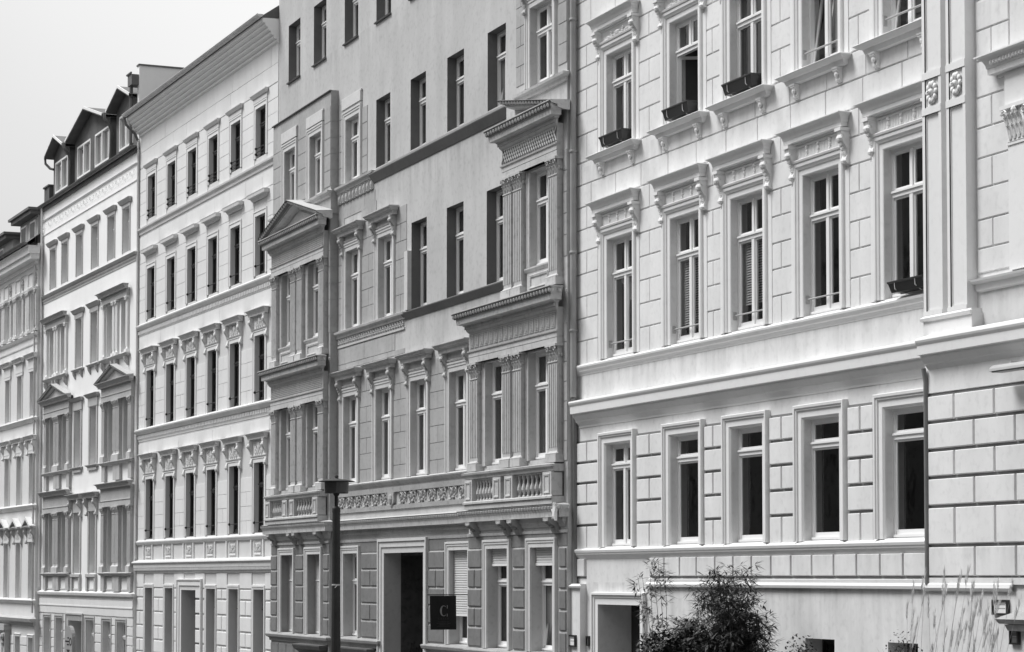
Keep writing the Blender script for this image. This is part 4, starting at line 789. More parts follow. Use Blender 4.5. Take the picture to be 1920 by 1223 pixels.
# ribbed cove, gutter, roof, fire wall
b = MB(); prof = [(0, 17.66)]
for k in range(6):
    o_, z_ = .08 * k, 17.68 + .105 * k; prof += [(o_ + .02, z_), (o_ + .065, z_ + .03), (o_ + .075, z_ + .075), (o_ + .06, z_ + .1)]
prof += [(.48, 18.33), (0, 18.36)]
b.mould(prof, .1, W5, 0, 0, left=False, right=False)
for x in (.1, W5): b.F(*[b.P(x, o_, z_) for o_, z_ in prof])
add('eaves_cove', b, M_7W, H5)
def gutter(H, x0, x1, o, z, r=.075, m=M_ZN, seg=.62):
    b = MB(); b.strip([[(x, o + r * math.cos(a), z + r * math.sin(a)) for x in (x0, x1)] for a in [-math.pi * k / 8 for k in range(9)]])
    for x in (x0, x1): b.F(*[b.P(x, o + r * math.cos(-math.pi * k / 8), z + r * math.sin(-math.pi * k / 8)) for k in range(9)])
    b.tube([(x0, o + r, z), (x1, o + r, z)], .012, 5)
    x = x0 + seg
    while x < x1: b.strip([[(xx, o + (r + .008) * math.cos(a), z + (r + .008) * math.sin(a)) for xx in (x - .015, x + .015)] for a in [-math.pi * k / 8 for k in range(9)]]); x += seg
    return add('gutter', b, m, H)
gutter(H5, .0, W5 + .05, .55, 18.42, .085)
b = MB(); b.box(0, W5, -.1, .5, 18.34, 18.38); b.strip([[(0, .5, 18.38), (W5, .5, 18.38)], [(0, -5, 22.2), (W5, -5, 22.2)], [(0, -9, 18.4), (W5, -9, 18.4)]]); b.F(b.P(W5, .5, 18.38), b.P(W5, -5, 22.2), b.P(W5, -9, 18.4)); add('roof', b, M_RF, H5)
b = MB(); b.box(-.25, .0, -3.2, .05, 17.6, 20.15); add('fire_wall', b, M_7W, H5); b = MB(); b.box(-.28, .04, -3.25, .08, 20.15, 20.2); add('wall_coping', b, M_ZD, H5)
pipe(H5, [(.05, .55, 18.35), (.05, .5, 18.1), (.08, .2, 17.8), (.06, .1, 17.6)], .045, m=M_ZD); pipe(H5, [(.04, .08, 17.6), (.04, .08, 3.6)], .035, m=M_8T)

# =================================================================== BRIGHT WHITE HOUSE with brick dormers
H7 = thing('apartment_house', 'bright white apartment house with brick dormers and small temple-front window pairs', 'house', (-91.284, 16.83, 0), R(2.0))
W7 = 14.187
top7 = [(x, x + .92, 14.02, 15.55) for x in (1.3, 3.27, 5.6, 7.95, 10.32, 12.38)]
r2 = [(x, x + .88, 10.65, 12.45) for x in (1.25, 3.12, 5.68, 8.0, 10.2, 12.2)]
pr3 = [1.38, 3.52, 10.5, 12.58]; s3 = [5.6, 7.95]
ops = top7 + r2 + [(x, x + .98, 7.0, 9.05) for x in pr3] + [(x, x + .92, 7.02, 9.08) for x in s3] + [(x, x + .98, 3.15, 5.38) for x in pr3] + [(x, x + .92, 3.15, 5.34) for x in s3] + [(.86, 1.95, -.3, 1.47), (2.83, 3.97, -.3, 1.46), (4.9, 7.0, -1.6, 1.41, .5), (7.6, 8.8, -.3, 1.46), (10.06, 11.2, -.3, 1.48), (12.02, 13.24, -.3, 1.49)]
wall(H7, 0, W7, -3, 17.3, [q if len(q) > 4 else q + (.3, 2) for q in ops], 0, M_7W, rm=M_8W, sides=[(0, -9), (W7, -9)])
def w7(x, z, w_, h_, dep=.18, **k): return window(H7, x, z, round(w_, 2), round(h_, 2), 0, dep, tr=.7, **k)
for q in top7:
    wo = w7(q[0], q[2], .92, 1.53); child(wo, 'hood', 'h70', lambda b: (b.mould([(0, -.16), (.04, -.14), (.10, -.04), (.12, 0), (0, .03)], -.18, 1.1, .02, 1.8), b.box(-.1, 1.02, 0, .03, 1.53, 1.66), b.box(-.08, -.01, 0, .025, 0, 1.53), b.box(.93, 1.0, 0, .025, 0, 1.53)), M_7T)
for i, q in enumerate(r2):
    wo = w7(q[0], q[2], .88, 1.8)
    if i in (2, 3):
        child(wo, 'hood', 'h71', lambda b: (b.mould([(0, -.16), (.04, -.14), (.10, -.04), (.13, 0), (0, .03)], -.28, 1.16, .02, 2.12), b.box(-.2, 1.08, 0, .04, 1.8, 1.98), b.box(-.15, -.01, 0, .03, 0, 1.8), b.box(.89, 1.03, 0, .03, 0, 1.8)), M_7T)
        child(wo, 'sill', 's71', lambda b: (b.mould([(0, -.1), (.05, -.08), (.12, -.02), (.12, .0), (0, .03)], -.28, 1.16, 0, -.07), *[b.extr([(0, -.42), (.03, -.38), (.1, -.25), (.12, -.17), (0, -.17)], xx, xx + .13) for xx in (-.16, .9)]), M_7T)
def grp(z0, z1, ztop, xs, kind, sill=True):
    x0, x1 = xs[0], xs[-1]; m = M_7T
    o = .02
    b = MB(); b.box(x0, x1, 0, .12, z1, ztop - .12); b.mould(crown(.22, .18), x0, x1, .1, ztop); b.mould([(0, 0), (.02, .01), (.02, .03), (0, .04)], x0, x1, .12, z1 + .16); add('entablature', b, m, H7)
    if sill:
        b = MB(); b.mould([(0, -.12), (.05, -.1), (.14, -.02), (.15, 0), (0, .03)], x0, x1, .03, z0)
        add('sill_shelf', b, m, H7)
        for xx in (x0 + .05, (x0 + x1) / 2 - .3, (x0 + x1) / 2 + .2, x1 - .2): inst('bracket', 'b7s', lambda b: b.extr([(0, -.42), (.03, -.38), (.12, -.25), (.14, -.12), (0, -.12)], 0, .13), m, H7, (xx, .03, z0))
for x0 in (.88, 9.88):
    d = 0 if x0 < 5 else .05
    grp(10.55, 12.48, 12.88, (x0, x0 + 3.5), 2)
    for xx in (x0 + .02, x0 + 1.42, x0 + 1.85, x0 + 3.24): pil(H7, xx, xx + .2, 10.58, 12.48, 0, M_7W, d=.07, cap=.12, fl=1, base=.15)
for x0, x1, cols in ((.88, 5.12, (.9, 2.56, 3.04, 4.68)), (10.0, 14.1, (10.03, 11.62, 12.08, 13.66))):
    for z0, z1, zt in ((6.93, 9.06, 9.72), (3.12, 5.42, 6.22)):
        b = MB(); b.box(x0, x1, 0, .13, z1, zt - .12); b.mould(crown(.24, .2), x0, x1, .1, zt); b.mould([(0, 0), (.02, .01), (.02, .03), (0, .04)], x0, x1, .13, z1 + .18); add('entablature', b, M_7T, H7)
        b = MB(); b.mould([(0, -.1), (.04, -.08), (.10, -.02), (.1, 0), (0, .03)], x0, x1, .1, z0 + .02); b.box(x0, x1, 0, .1, z0 - .08, z0); add('sill_shelf', b, M_7T, H7)
        for c_ in cols:
            pil(H7, c_, c_ + .38, z0 + .02, z1, .0, M_7D if c_ != 99 else M_7T, d=.11, cap=.26, fl=3, base=.3)
            inst('pedestal', ('ped7', z0), lambda b: b.box(-.03, .41, 0, .1, z0 - .62, z0 - .08), M_7T, H7, (c_, 0, 0))
    pediment(H7, x0 - .24, x1 + .22, 9.74, 10.26, .1, M_7T, d=.24, th=.13)
for x in pr3: w7(x, 7.0, .98, 2.05, fm=M_FD); w7(x, 3.15, .98, 2.23, fm=M_FD)
for x in s3:
    wo = w7(x, 7.02, .92, 2.06)
    child(wo, 'hood', 'h72', lambda b: (b.mould([(0, -.14), (.05, -.12), (.12, -.03), (.14, 0), (0, .03)], -.3, 1.22, .03, 2.5), b.box(-.24, 1.16, 0, .05, 2.06, 2.4), b.box(-.2, -.01, 0, .035, 0, 2.06), b.box(.93, 1.1, 0, .035, 0, 2.06)), M_7T)
    child(wo, 'sill', 's72', lambda b: (b.mould([(0, -.1), (.05, -.08), (.12, -.02), (.12, .0), (0, .03)], -.24, 1.16, 0, -.03), b.box(-.2, 1.1, 0, .06, -.22, -.12)), M_7T)
    wo = w7(x, 3.15, .92, 2.19)
    child(wo, 'hood', 'h73', lambda b: (b.mould(crown(.24, .22), -.34, 1.26, .03, 2.85), b.box(-.24, 1.16, 0, .05, 2.19, 2.7), b.box(-.2, -.01, 0, .035, 0, 2.19), b.box(.93, 1.1, 0, .035, 0, 2.19)), M_7T)
    for xx in (-.3, 1.06): child(wo, 'bracket', ('b73', xx), lambda b: scroll_bracket(b, xx, xx + .16, 2.0, 2.64, .2, False), M_7D)
    b = MB(); b.box(x - .25, x + 1.17, 0, .1, 3.0, 3.1); b.box(x - .25, x - .05, 0, .08, 2.5, 3.0); b.box(x + .97, x + 1.17, 0, .08, 2.5, 3.0); add('sill_shelf', b, M_7T, H7)
for a in (1.3, 3.45, 5.6, 7.95, 10.45, 12.5):
    inst('relief_panel', 'rp7', lambda b: b.surround([(-.03, 0), (-.02, .02), (.02, .03), (.04, 0)], 0, .9, 0, .42, 0, True), M_7T, H7, (a, 0, 2.56))
b = MB(); b.mould([(0, -.3), (.02, -.29), (.03, -.1), (.07, -.08), (.11, -.02), (.12, 0), (0, .06)], 0, W7, 0, 13.86, left=False); egg(b, 0, W7, .035, 13.68, .13, .05, .04); add('string_course', b, M_7T, H7)
b = MB(); b.mould([(0, -.24), (.03, -.22), (.04, -.12), (.11, -.1), (.13, -.02), (.13, .0), (0, .06)], 0, W7, 0, 2.44); add('storey_cornice', b, M_8T, H7)
b = MB(); b.box(0, W7, 0, .05, 1.66, 2.2); b.box(0, W7, .05, .07, 1.93, 1.97); add('ground_floor_band', b, M_8W, H7)
b = MB(); b.mould([(0, 0), (.03, .02), (.03, .05), (0, .07)], 0, W7, 0, 16.25); b.mould([(0, 0), (.03, .02), (.06, .05), (0, .09)], 0, W7, 0, 16.8)
k = .3; s = 0
while k < W7 - .3: flowers(b, k, -.012, 16.55, .9, .42, s); k += .95; s += 1
add('stucco_frieze', b, M_7W, H7)
zs = [-.8, -.42, -.02, .35, .7, 1.02, 1.33, 1.64]; px = [0, .78, 2.03, 2.75, 4.05, 4.6, 7.3, 7.5, 8.9, 9.98, 11.28, 11.94, 13.32, W7]
for i, (a, c) in enumerate(zip(px[::2], px[1::2])): blocks(H7, courses(a, c, zs, i, False), t=.03, gap=.035, b=.008, m=M_8W)
b = MB(); b.quad((0, .003, -3), (W7, .003, -3), (W7, .003, -.8), (0, .003, -.8)); add('plinth', b, M_8W, H7)
for x, w_ in ((.86, 1.09), (2.83, 1.14), (7.6, 1.2), (10.06, 1.14), (12.02, 1.22)):
    wo = w7(x, -.3, w_, 1.77); child(wo, 'surround', ('s7g', w_), lambda b: b.surround([(0, 0), (0, .03), (.07, .04), (.08, .06), (.13, .06), (.14, 0)], 0, w_, 0, 1.77), M_7D)
b = MB(); b.surround([(0, .0), (0, .03), (.12, .05), (.2, .06), (.22, .09), (.28, .09), (.29, 0)], 4.9, 7.0, -1.6, 1.41); add('door_surround', b, M_7T, H7)
gutter(H7, -.2, W7 + .1, .14, 17.42, .08, M_ZD)
b = MB(); b.box(0, W7, 0, .07, 17.22, 17.36); b.strip([[(0, .07, 17.4), (W7, .07, 17.4)], [(0, -5.5, 20.8), (W7, -5.5, 20.8)], [(0, -9, 17.3), (W7, -9, 17.3)]]); b.F(b.P(W7, .07, 17.4), b.P(W7, -5.5, 20.8), b.P(W7, -9, 17.3)); b.F(b.P(0, .07, 17.4), b.P(0, -5.5, 20.8), b.P(0, -9, 17.3)); add('roof', b, M_RF, H7)
for x0, x1, wins in ((1.17, 3.85, ((1.5, 2.1),)), (4.7, 10.0, ((5.12, 2.05), (7.84, 2.1))), (10.9, 13.75, ((11.33, 1.9),))):
    b = MB(); xm = (x0 + x1) / 2; o = -.12; ze, za = 19.2, 19.2 + (.42 if x1 - x0 < 4 else .62)
    xs = [x0] + [v for wx, ww in wins for v in (wx, wx + ww)] + [x1]
    for a, c in zip(xs[::2], xs[1::2]): b.box(a, c, -3.5, o, 17.45, 18.9)
    b.box(x0, x1, -3.5, o, 18.9, ze); b.front([(x0, ze), (x1, ze), (xm, za)], -5, o)
    for wx, ww in wins: b.box(wx, wx + ww, -3.5, -.6, 17.45, 18.9); b.box(wx, wx + ww, -.6, o, 17.45, 17.7)
    dm = add('dormer', b, M_BR, H7)
    b = MB(); v = .18
    for s in (-1, 1):
        xe = xm + s * ((x1 - x0) / 2 + v); b.strip([[(xm, -5.2, za + .16), (xe, -5.2, ze + .02)], [(xm, .22, za + .16), (xe, .22, ze + .02)], [(xm, .22, za + .06), (xe, .22, ze - .08)], [(xm, -5, za + .02), (xe, -5, ze - .12)]])
    add('dormer_roof', b, M_ZD, dm)
    b = MB()
    for s in (-1, 1): xe = xm + s * ((x1 - x0) / 2 + v); b.strip([[(xm, .20, za + .19), (xe, .20, ze + .05)], [(xm, .24, za + .19), (xe, .24, ze + .05)], [(xm, .24, za + .10), (xe, .24, ze - .04)]])
    add('verge_board', b, M_RT, dm)
    for wx, ww in wins:
        b = MB(); h0, h1 = 17.7, 18.9; f = .07
        b.box(wx, wx + f, -.3, -.1, h0, h1); b.box(wx + ww - f, wx + ww, -.3, -.1, h0, h1); b.box(wx, wx + ww, -.3, -.099, h1 - f, h1); b.box(wx, wx + ww, -.3, -.101, h0, h0 + f)
        n = 1
        for k in range(1, n + 1): cx = wx + ww * k / (n + 1) if n > 1 else wx + ww * .5; b.box(cx - .05, cx + .05, -.3, -.098, h0, h1)
        add('window_frame', b, M_FW, dm); b = MB(); b.quad((wx + f, -.19, h0 + f), (wx + ww - f, -.19, h0 + f), (wx + ww - f, -.19, h1 - f), (wx + f, -.19, h1 - f)); add('pane', b, M_GL, dm); b = MB(); b.box(wx + f, wx + ww - f, -.34, -.33, h0 + f, h1 - f); add('curtain', b, M_5T, dm)
for x, z in ((4.22, 19.1), (10.4, 19.1)): pipe(H7, [(x, .2, z + .1), (x + .05, .2, z - .1), (x + .1, .02, z - .35), (x + .1, -.05, z - .6), (x + .1, .0, 17.5)], .06, m=M_ZD)
pipe(H7, [(1.0, .18, 19.15), (.98, .16, 18.95), (1.1, 0, 18.75), (1.25, -.1, 18.7)], .05, m=M_ZD)
b = MB(); b.box(13.62, 14.15, -.3, .2, 19.5, 19.85); b.mould([(0, 0), (.04, .02), (.05, .06)], 13.62, 14.15, .2, 19.85); add('rain_hopper', b, M_ZD, H7); pipe(H7, [(13.8, .12, 19.5), (13.8, .12, 18.5), (13.8, .12, 17.5)], .06, m=M_ZD)
b = MB(); b.box(.1, .95, -1.2, .0, 17.4, 18.1); b.box(.05, 1.0, -1.25, .05, 18.1, 18.16); add('chimney', b, M_BR, H7)
pipe(H7, [(.15, .1, 17.35), (.1, .08, 10), (.1, .08, 2.6)], .04, m=M_8T)

# =================================================================== LIGHT GREY HOUSE (far left)
H8 = thing('apartment_house', 'light grey apartment house with medallion frieze at the far end of the row', 'house', (-113.363, 15.859, 0), R(2.0))
W8 = 22.1; X8 = [7.0, 9.3, 11.62, 13.95, 16.28, 18.6, 20.95]; w8_ = .84
rw8 = [(12.6, 14.1), (9.32, 11.04), (5.88, 7.83), (2.17, 4.37)]
wall(H8, 5.5, W8, -3.5, 16.0, [(x, x + w8_, a, c) for x in X8 for a, c in rw8] + [(18.6, 19.5, -.9, .64), (21.05, 21.92 - .02, -.9, .64), (15.9, 17.6, -1.2, .7, .4)], 0, M_8W, sides=[(W8, -9), (5.5, -9)])
for x in X8:
    for i, (a, c) in enumerate(rw8):
        h_ = round(c - a, 2); wo = window(H8, x, a, w8_, h_, 0, .2, tr=.68)
        if i == 0: child(wo, 'surround', 's80', lambda b: (b.box(-.1, -.01, 0, .03, 0, h_ + .06), b.box(w8_ + .01, w8_ + .1, 0, .03, 0, h_ + .06)), M_8T)
        elif i < 3:
            tp = h_ + .68; child(wo, 'hood', ('h8', i), lambda b: (b.mould(crown(.2, .2), -.32, w8_ + .32, .03, tp), b.box(-.2, w8_ + .2, 0, .05, h_, tp - .1), b.mould([(0, 0), (.03, .01), (.03, .05), (0, .06)], -.2, w8_ + .2, .03, h_ + .1), b.box(-.12, -.01, 0, .03, 0, h_), b.box(w8_ + .01, w8_ + .12, 0, .03, 0, h_)), M_8T)
            if i == 2:
                for xx in (-.3, w8_ + .14): child(wo, 'bracket', ('b8', xx), lambda b: scroll_bracket(b, xx, xx + .15, h_ - .1, tp - .18, .18, False), M_8T)
        else:
            tp = h_ + .62
            def hf(b):
                b.mould([(0, -.1), (.06, -.08), (.2, -.02), (.2, 0), (0, .02)], -.34, w8_ + .34, .03, tp); c_ = w8_ / 2
                for s in (-1, 1): b.strip([[(c_ + s * .78, .02, tp), (c_, .02, tp + .34)], [(c_ + s * .82, .26, tp - .01), (c_, .26, tp + .36)], [(c_ + s * .78, .26, tp - .09), (c_, .26, tp + .24)]])
                b.front([(c_ - .7, tp), (c_ + .7, tp), (c_, tp + .3)], 0, .06); b.box(-.2, w8_ + .2, 0, .05, h_, tp - .05); b.box(-.12, -.01, 0, .03, 0, h_); b.box(w8_ + .01, w8_ + .12, 0, .03, 0, h_)
                flowers(b, c_, .05, h_ + .28, .6, .4, 2)
            child(wo, 'hood', 'h83', hf, M_8T)
            for xx in (-.3, w8_ + .14): child(wo, 'bracket', ('b83', xx), lambda b: scroll_bracket(b, xx, xx + .15, h_ - .1, tp - .08, .18, False), M_7T)
    for xx in (x - .62, x - .32, x + w8_ + .12): pil(H8, xx, xx + .22, 12.58, 14.22, 0, M_8T, d=.07, cap=.12, fl=1, base=.15)
    b = MB(); b.surround([(-.03, 0), (-.02, .02), (.02, .03), (.04, 0)], x - .5, x + .42, 14.4, 14.95, .02, True); add('frieze_panel', b, M_8T, H8)
    b = MB(); b.lathe(0, 0, [(.02, 0), (.14, .02)], 10); b = MB(); cx = x + .85
    for q in range(10): a = q * math.pi / 5; b.blob(cx + .14 * math.cos(a), .03, 14.67 + .2 * math.sin(a), .04, .03, .05)
    b.blob(cx, .04, 14.67, .09, .06, .14); add('medallion', b, M_7T, H8)
pil(H8, 21.8 + .06, 22.06, 12.58, 14.22, 0, M_8T, d=.07, cap=.12, fl=1, base=.15)
for nm, z, pr in (('string_course', 12.5, [(0, -.42), (.03, -.41), (.04, -.36), (0.02, -.35), (.02, -.12), (.1, -.08), (.14, 0), (0, .05)]), ('string_course', 14.3, [(0, -.08), (.1, -.06), (.12, 0), (0, .04)]), ('string_course', 9.2, [(0, -.16), (.05, -.14), (.14, -.02), (.14, 0), (0, .06)]), ('string_course', 5.8, [(0, -.16), (.05, -.14), (.14, -.02), (.14, 0), (0, .06)]), ('sill_course', 2.1, [(0, -.14), (.05, -.12), (.14, -.02), (.14, 0), (0, .05)]), ('storey_cornice', 1.38, [(0, -.3), (.05, -.28), (.1, -.16), (.22, -.12), (.26, 0), (0, .08)])):
    b = MB(); b.mould(pr, 5.5, W8, 0, z); add(nm, b, M_8T if z != 1.38 else M_7T, H8)
b = MB(); b.mould([(0, -.9), (.04, -.86), (.06, -.7), (.12, -.66), (.14, -.56), (.34, -.5), (.36, -.32), (.42, -.3), (.44, -.06), (.5, 0), (0, .04)], 5.5, W8 - .1, 0, 15.85); dent(b, 5.5, W8, .13, 15.24, .12, .2, .08); add('main_cornice', b, M_8T, H8)
gutter(H8, 5.5, W8 + .2, .55, 15.98, .09, M_ZD)
b = MB(); b.strip([[(5.5, .5, 15.95), (W8, .5, 15.95)], [(5.5, -2.2, 18.0), (W8, -2.2, 18.0)], [(5.5, -9, 18.4), (W8, -9, 18.4)]]); add('roof', b, M_RF, H8)
for x0, x1, ztop in ((17.6, 20.9, 17.55), (10.0, 16.2, 17.2)):
    b = MB(); b.box(x0, x1, -4, -.25, 15.9, ztop - .25); dm = add('dormer', b, M_4W if x0 > 17 else M_7T, H8)
    b = MB(); b.box(x0 - .2, x1 + .2, -4, .1, ztop - .25, ztop - .1); b.box(x0 - .3, x1 + .3, -4, .2, ztop - .1, ztop); add('dormer_roof', b, M_ZD, dm)
    for k in range(2):
        wx = x0 + .35 + k * (x1 - x0) * .5; b = MB(); b.box(wx, wx + 1.0, -.25, -.2, 16.2, ztop - .4); add('window_frame', b, M_FW, dm); b = MB(); b.box(wx + .08, wx + .92, -.2, -.19, 16.28, ztop - .48); add('pane', b, M_FD, dm)
for a, c, al in ((17.7, 18.5, 0), (19.6, 20.95, 1)): blocks(H8, courses(a, c, [-.9, -.5, -.1, .3, .68], al, False), t=.03, gap=.04, b=.008, m=M_8W)
for x, w_ in ((18.6, .9), (21.05, .85)): wo = window(H8, x, -.9, w_, 1.54, 0, .2); child(wo, 'surround', ('s8g', w_), lambda b: b.surround([(0, 0), (0, .03), (.08, .04), (.1, .06), (.14, 0)], 0, w_, 0, 1.54), M_8T)
b = MB(); b.box(15.3, 17.75, 0, .3, .85, 1.1); b.box(17.3, 17.7, 0, .25, -1.2, .85); b.blob(17.5, .3, .6, .15, .1, .15); b.blob(17.5, .28, .35, .12, .08, .12); add('portal', b, M_7T, H8)
pipe(H8, [(22.0, .1, 15.2), (22.0, .08, 9), (22.0, .08, 1.6)], .035, m=M_7T)

for (hn, mn), L in EXTRA.items():
    b = MB()
    for (H, x0, x1, o0, o1, z0, z1, bb, m_) in L: b.block(x0, x1, o0 - .002, o1, z0, z1, bb)
    o_ = add('stone_blocks', b, L[0][8], L[0][0]); o_['kind'] = 'stuff'

# =================================================================== loose things
def world(H, x, o, z):
    a = H.rotation_euler[2]; return (H.location.x + x * math.cos(a) + o * math.sin(a), H.location.y + x * math.sin(a) - o * math.cos(a), z)
# window boxes
def flowerbox(x, o, z, label, w_=.92, plants=False, m=None, hs=1.):
    t = thing('window_box', label, 'window box', world(HR, x, o, z), 0, 'black window boxes on the white house')
    b = MB(); rows = []
    for dz, g in ((0, .0), (.15, .035), (.17, .05), (.19, .05)):
        dz *= hs; rows.append([(-g, .17 + g, dz), (w_ + g, .17 + g, dz), (w_ + g, -g, dz), (-g, -g, dz)])
    b.strip(rows, True); b.F(b.P(0, .17, 0), b.P(w_, .17, 0), b.P(w_, 0, 0), b.P(0, 0, 0)); b.box(.02, w_ - .02, .0, .16, .1 * hs, .14 * hs)
    add('trough', b, m or M_BX, t)
    for xx in (.14, w_ - .16):
        b = MB(); b.tube([(xx, .21, .2 * hs), (xx, .2, .05), (xx, .1, -.02), (xx, -.02, .0)], .009, 4); add('hanger', b, M_ZN if m is None else M_BX, t)
flowerbox(1.52, -.02, 10.985, 'empty black window box on the sill of the window beside the downpipe')
flowerbox(4.24, -.02, 10.985, 'black window box under the wide-open casement of the white house')
flowerbox(6.55, -.02, 10.985, 'black window box below a closed window, third along and highest of the boxes', .95)
flowerbox(11.8, -.02, 7.1, 'dark window box hung on the rail of the window beside the paired pilasters', .85, hs=.85)
# street lamp
lx, ly = -32.47, 10.25; lz = gz(lx) + .05
lamp = thing('street_lamp', 'dark street lamp with a flat round cap and drum lantern on a thick post', 'street lamp', (lx, ly, lz))
b = MB(); b.lathe(0, 0, [(.08, 0), (.08, .9), (.075, .92), (.069, 1.5), (.056, 3.66), (.06, 3.66), (.06, 3.72), (.04, 3.74), (.03, 3.75)], 16); b.lathe(0, 0, [(.08, 1.5), (.08, 1.52), (.069, 1.525)], 16); add('post', b, M_LP, lamp, smooth=False)
b = MB(); b.lathe(0, 0, [(.026, 3.74), (.026, 3.92)], 10); b.lathe(0, 0, [(.03, 3.90), (.05, 3.93)], 10); add('neck', b, M_IR, lamp)
b = MB(); b.lathe(0, 0, [(.0, 3.93), (.165, 3.935), (.175, 3.95), (.18, 4.10)], 20); add('lantern_drum', b, M_LG, lamp)
b = MB(); b.lathe(0, 0, [(.18, 4.10), (.262, 4.105), (.265, 4.113), (.16, 4.135), (.03, 4.15), (.02, 4.165), (.028, 4.18), (.02, 4.2), (0, 4.205)], 24); add('lamp_cap', b, M_LP, lamp)
b = MB(); b.lathe(0, 0, [(.064, 2.60), (.067, 2.605), (.067, 2.62), (.064, 2.625)], 12); b.tube([(.07, 0, 2.61), (.09, .05, 2.57)], .006, 4); add('band_clamp', b, M_RA, lamp)
# banner sign on the grey house
p = world(H4, 14.8, 0, 2.62)
bn = thing('banner_sign', 'black cloth banner lettered C CARLO hanging from a pole beside the gateway', 'banner', p)
b = MB(); b.tube([(0, 0, 0), (0, .95, -.0)], .013, 6); b.box(-.03, .03, 0, .02, -.05, .05); add('pole', b, M_IR, bn)
b = MB(); rows = []
for i in range(9):
    f = i / 8; rows.append([(.02 * math.sin(3.5 * k / 10 + f * 2) * f + .012 * math.sin(k * 1.3), .30 + .60 * (k / 10) * (1 - .04 * f) , -.02 - .72 * f) for k in range(11)])
b.strip(rows); cl = add('cloth', b, M_FL, bn, smooth=True)
def text(s, size, m, parent, loc, rot, name='lettering', font_scale=(1, 1, 1), ext=.0015, off=0.):
    cu = bpy.data.curves.new(name, 'FONT'); cu.body = s; cu.size = size; cu.align_x = 'CENTER'; cu.align_y = 'CENTER'; cu.extrude = ext; cu.offset = off
    cu.materials.append(m); q = bpy.data.objects.new('q', cu); me = bpy.data.meshes.new_from_object(q); bpy.data.objects.remove(q); o = bpy.data.objects.new(name, me); C.objects.link(o); o.parent = parent; o.location = loc; o.rotation_euler = rot; o.scale = font_scale; return o
# banner faces +x (towards the viewer); its text runs from the street edge to the wall
rot = (R(90), 0, R(90))
def C_shape(b, r, th0, x):
    for k in range(14):
        def q(i):
            a = R(50 + 260 * i / 14); t_ = .012 + th0 * max(0, math.cos(a + math.pi)) ** 1.2
            return a, t_
        a0, t0 = q(k); a1, t1 = q(k + 1)
        b.quad((x, .60 - .72 * r * math.cos(a0), -.34 + r * math.sin(a0)), (x, .60 - .72 * r * math.cos(a1), -.34 + r * math.sin(a1)), (x, .60 - .72 * (r - t1) * math.cos(a1), -.34 + (r - t1) * math.sin(a1)), (x, .60 - .72 * (r - t0) * math.cos(a0), -.34 + (r - t0) * math.sin(a0)))
b = MB(); C_shape(b, .115, .05, .045); b.quad((.045, .51, -.22), (.045, .525, -.22), (.045, .525, -.29), (.045, .51, -.29)); b.quad((.045, .51, -.46), (.045, .525, -.46), (.045, .525, -.4), (.045, .51, -.4)); add('letter_c', b, M_LT, bn)
text('C A R L O', .058, M_LD, bn, (.045, -.60, -.505), rot, ext=.0005); 
b = MB()
for k, w_ in enumerate((.12, .16, .1, .15)): b.quad((.045, .6 - w_, -.57 - .03 * k), (.045, .6 + w_, -.57 - .03 * k), (.045, .6 + w_, -.578 - .03 * k), (.045, .6 - w_, -.578 - .03 * k))
add('small_print', b, M_LD, bn)
# rounded advertising sign before the white house
p = world(H7, 8.75, 1.0, -1.25)
sg = thing('advertising_sign', 'grey round-topped advertising sign with a black arrow, standing before the white house doorway', 'sign', p, R(2))
sg.scale = (.68, 1, 1); b = MB(); arc = [(.86 + .86 * math.cos(a), 2.05 + .5 * math.sin(a)) for a in [math.pi * k / 12 for k in range(13)]]
b.front([(0, 1.0), (1.72, 1.0)] + arc, -.06, .06); bd = add('board', b, M_SG, sg)
b = MB(); b.tube([(.86, 0, -.3), (.86, 0, 1.0)], .06, 8); add('stem', b, M_ZN, sg)
b = MB(); b.front([(.5, 1.72), (1.22, 1.72), (.86, 1.56)], .06, .066); b.box(.05, 1.67, .06, .066, 1.28, 1.44)
for k in range(14): a0, a1 = 2 * math.pi * k / 14, 2 * math.pi * (k + 1) / 14; b.quad(*[(1.36 + r_ * math.cos(a), .066, 2.0 + r_ * .5 * math.sin(a)) for r_, a in ((.28, a0), (.28, a1), (.18, a1), (.18, a0))])
for z, x0, x1 in ((2.1, .7, 1.0), (1.98, .2, 1.0), (1.87, .6, 1.0), (1.2, .1, 1.2), (1.1, .1, 1.0), (1.15, 1.35, 1.6)):
    x = x0
    while x < x1: b.box(x, x + .06, .06, .065, z, z + .05); x += .085
add('printed_marks', b, M_BK, sg)
# framed notices and meter boxes
def notice(x, o, z, w_, h_, label, cat='notice', name='framed_notice', fm=None, pm=None):
    t = thing(name, label, cat, world(HR, x, o, z)); b = MB(); f = .025
    b.box(0, w_, 0, .05, 0, f); b.box(0, w_, 0, .05, h_ - f, h_); b.box(0, f, 0, .05, f, h_ - f); b.box(w_ - f, w_, 0, .05, f, h_ - f); add('frame', b, fm or M_BX, t)
    b = MB(); b.box(f, w_ - f, 0, .03, f, h_ - f); pn = add('panel', b, pm or M_PP, t)
    b = MB(); z_ = h_ - .07
    while z_ > .07:
        x_ = .06
        while x_ < w_ - .08: b.box(x_, x_ + .02, .03, .032, z_, z_ + .012); x_ += .03
        z_ -= .05
    add('small_print', b, M_RJ if pm is None else M_RA, pn)
notice(-.03, .13, 1.68, .30, .22, 'small black-framed notice on the corner pilaster left of the doorway')
notice(.50, 0, 1.70, .13, .19, 'narrow dark bell panel on the wall beside the doorway', 'bell panel', 'bell_panel', M_IR, M_ZD)
notice(14.62, .31, 2.50, .36, .20, 'black-framed notice on the bay wall above the tall ornamental grass')
notice(15.02, .31, 2.12, .2, .22, 'small dark mailbox under the projecting entrance canopy at the right edge', 'mailbox', 'mailbox', M_BX, M_ZD)

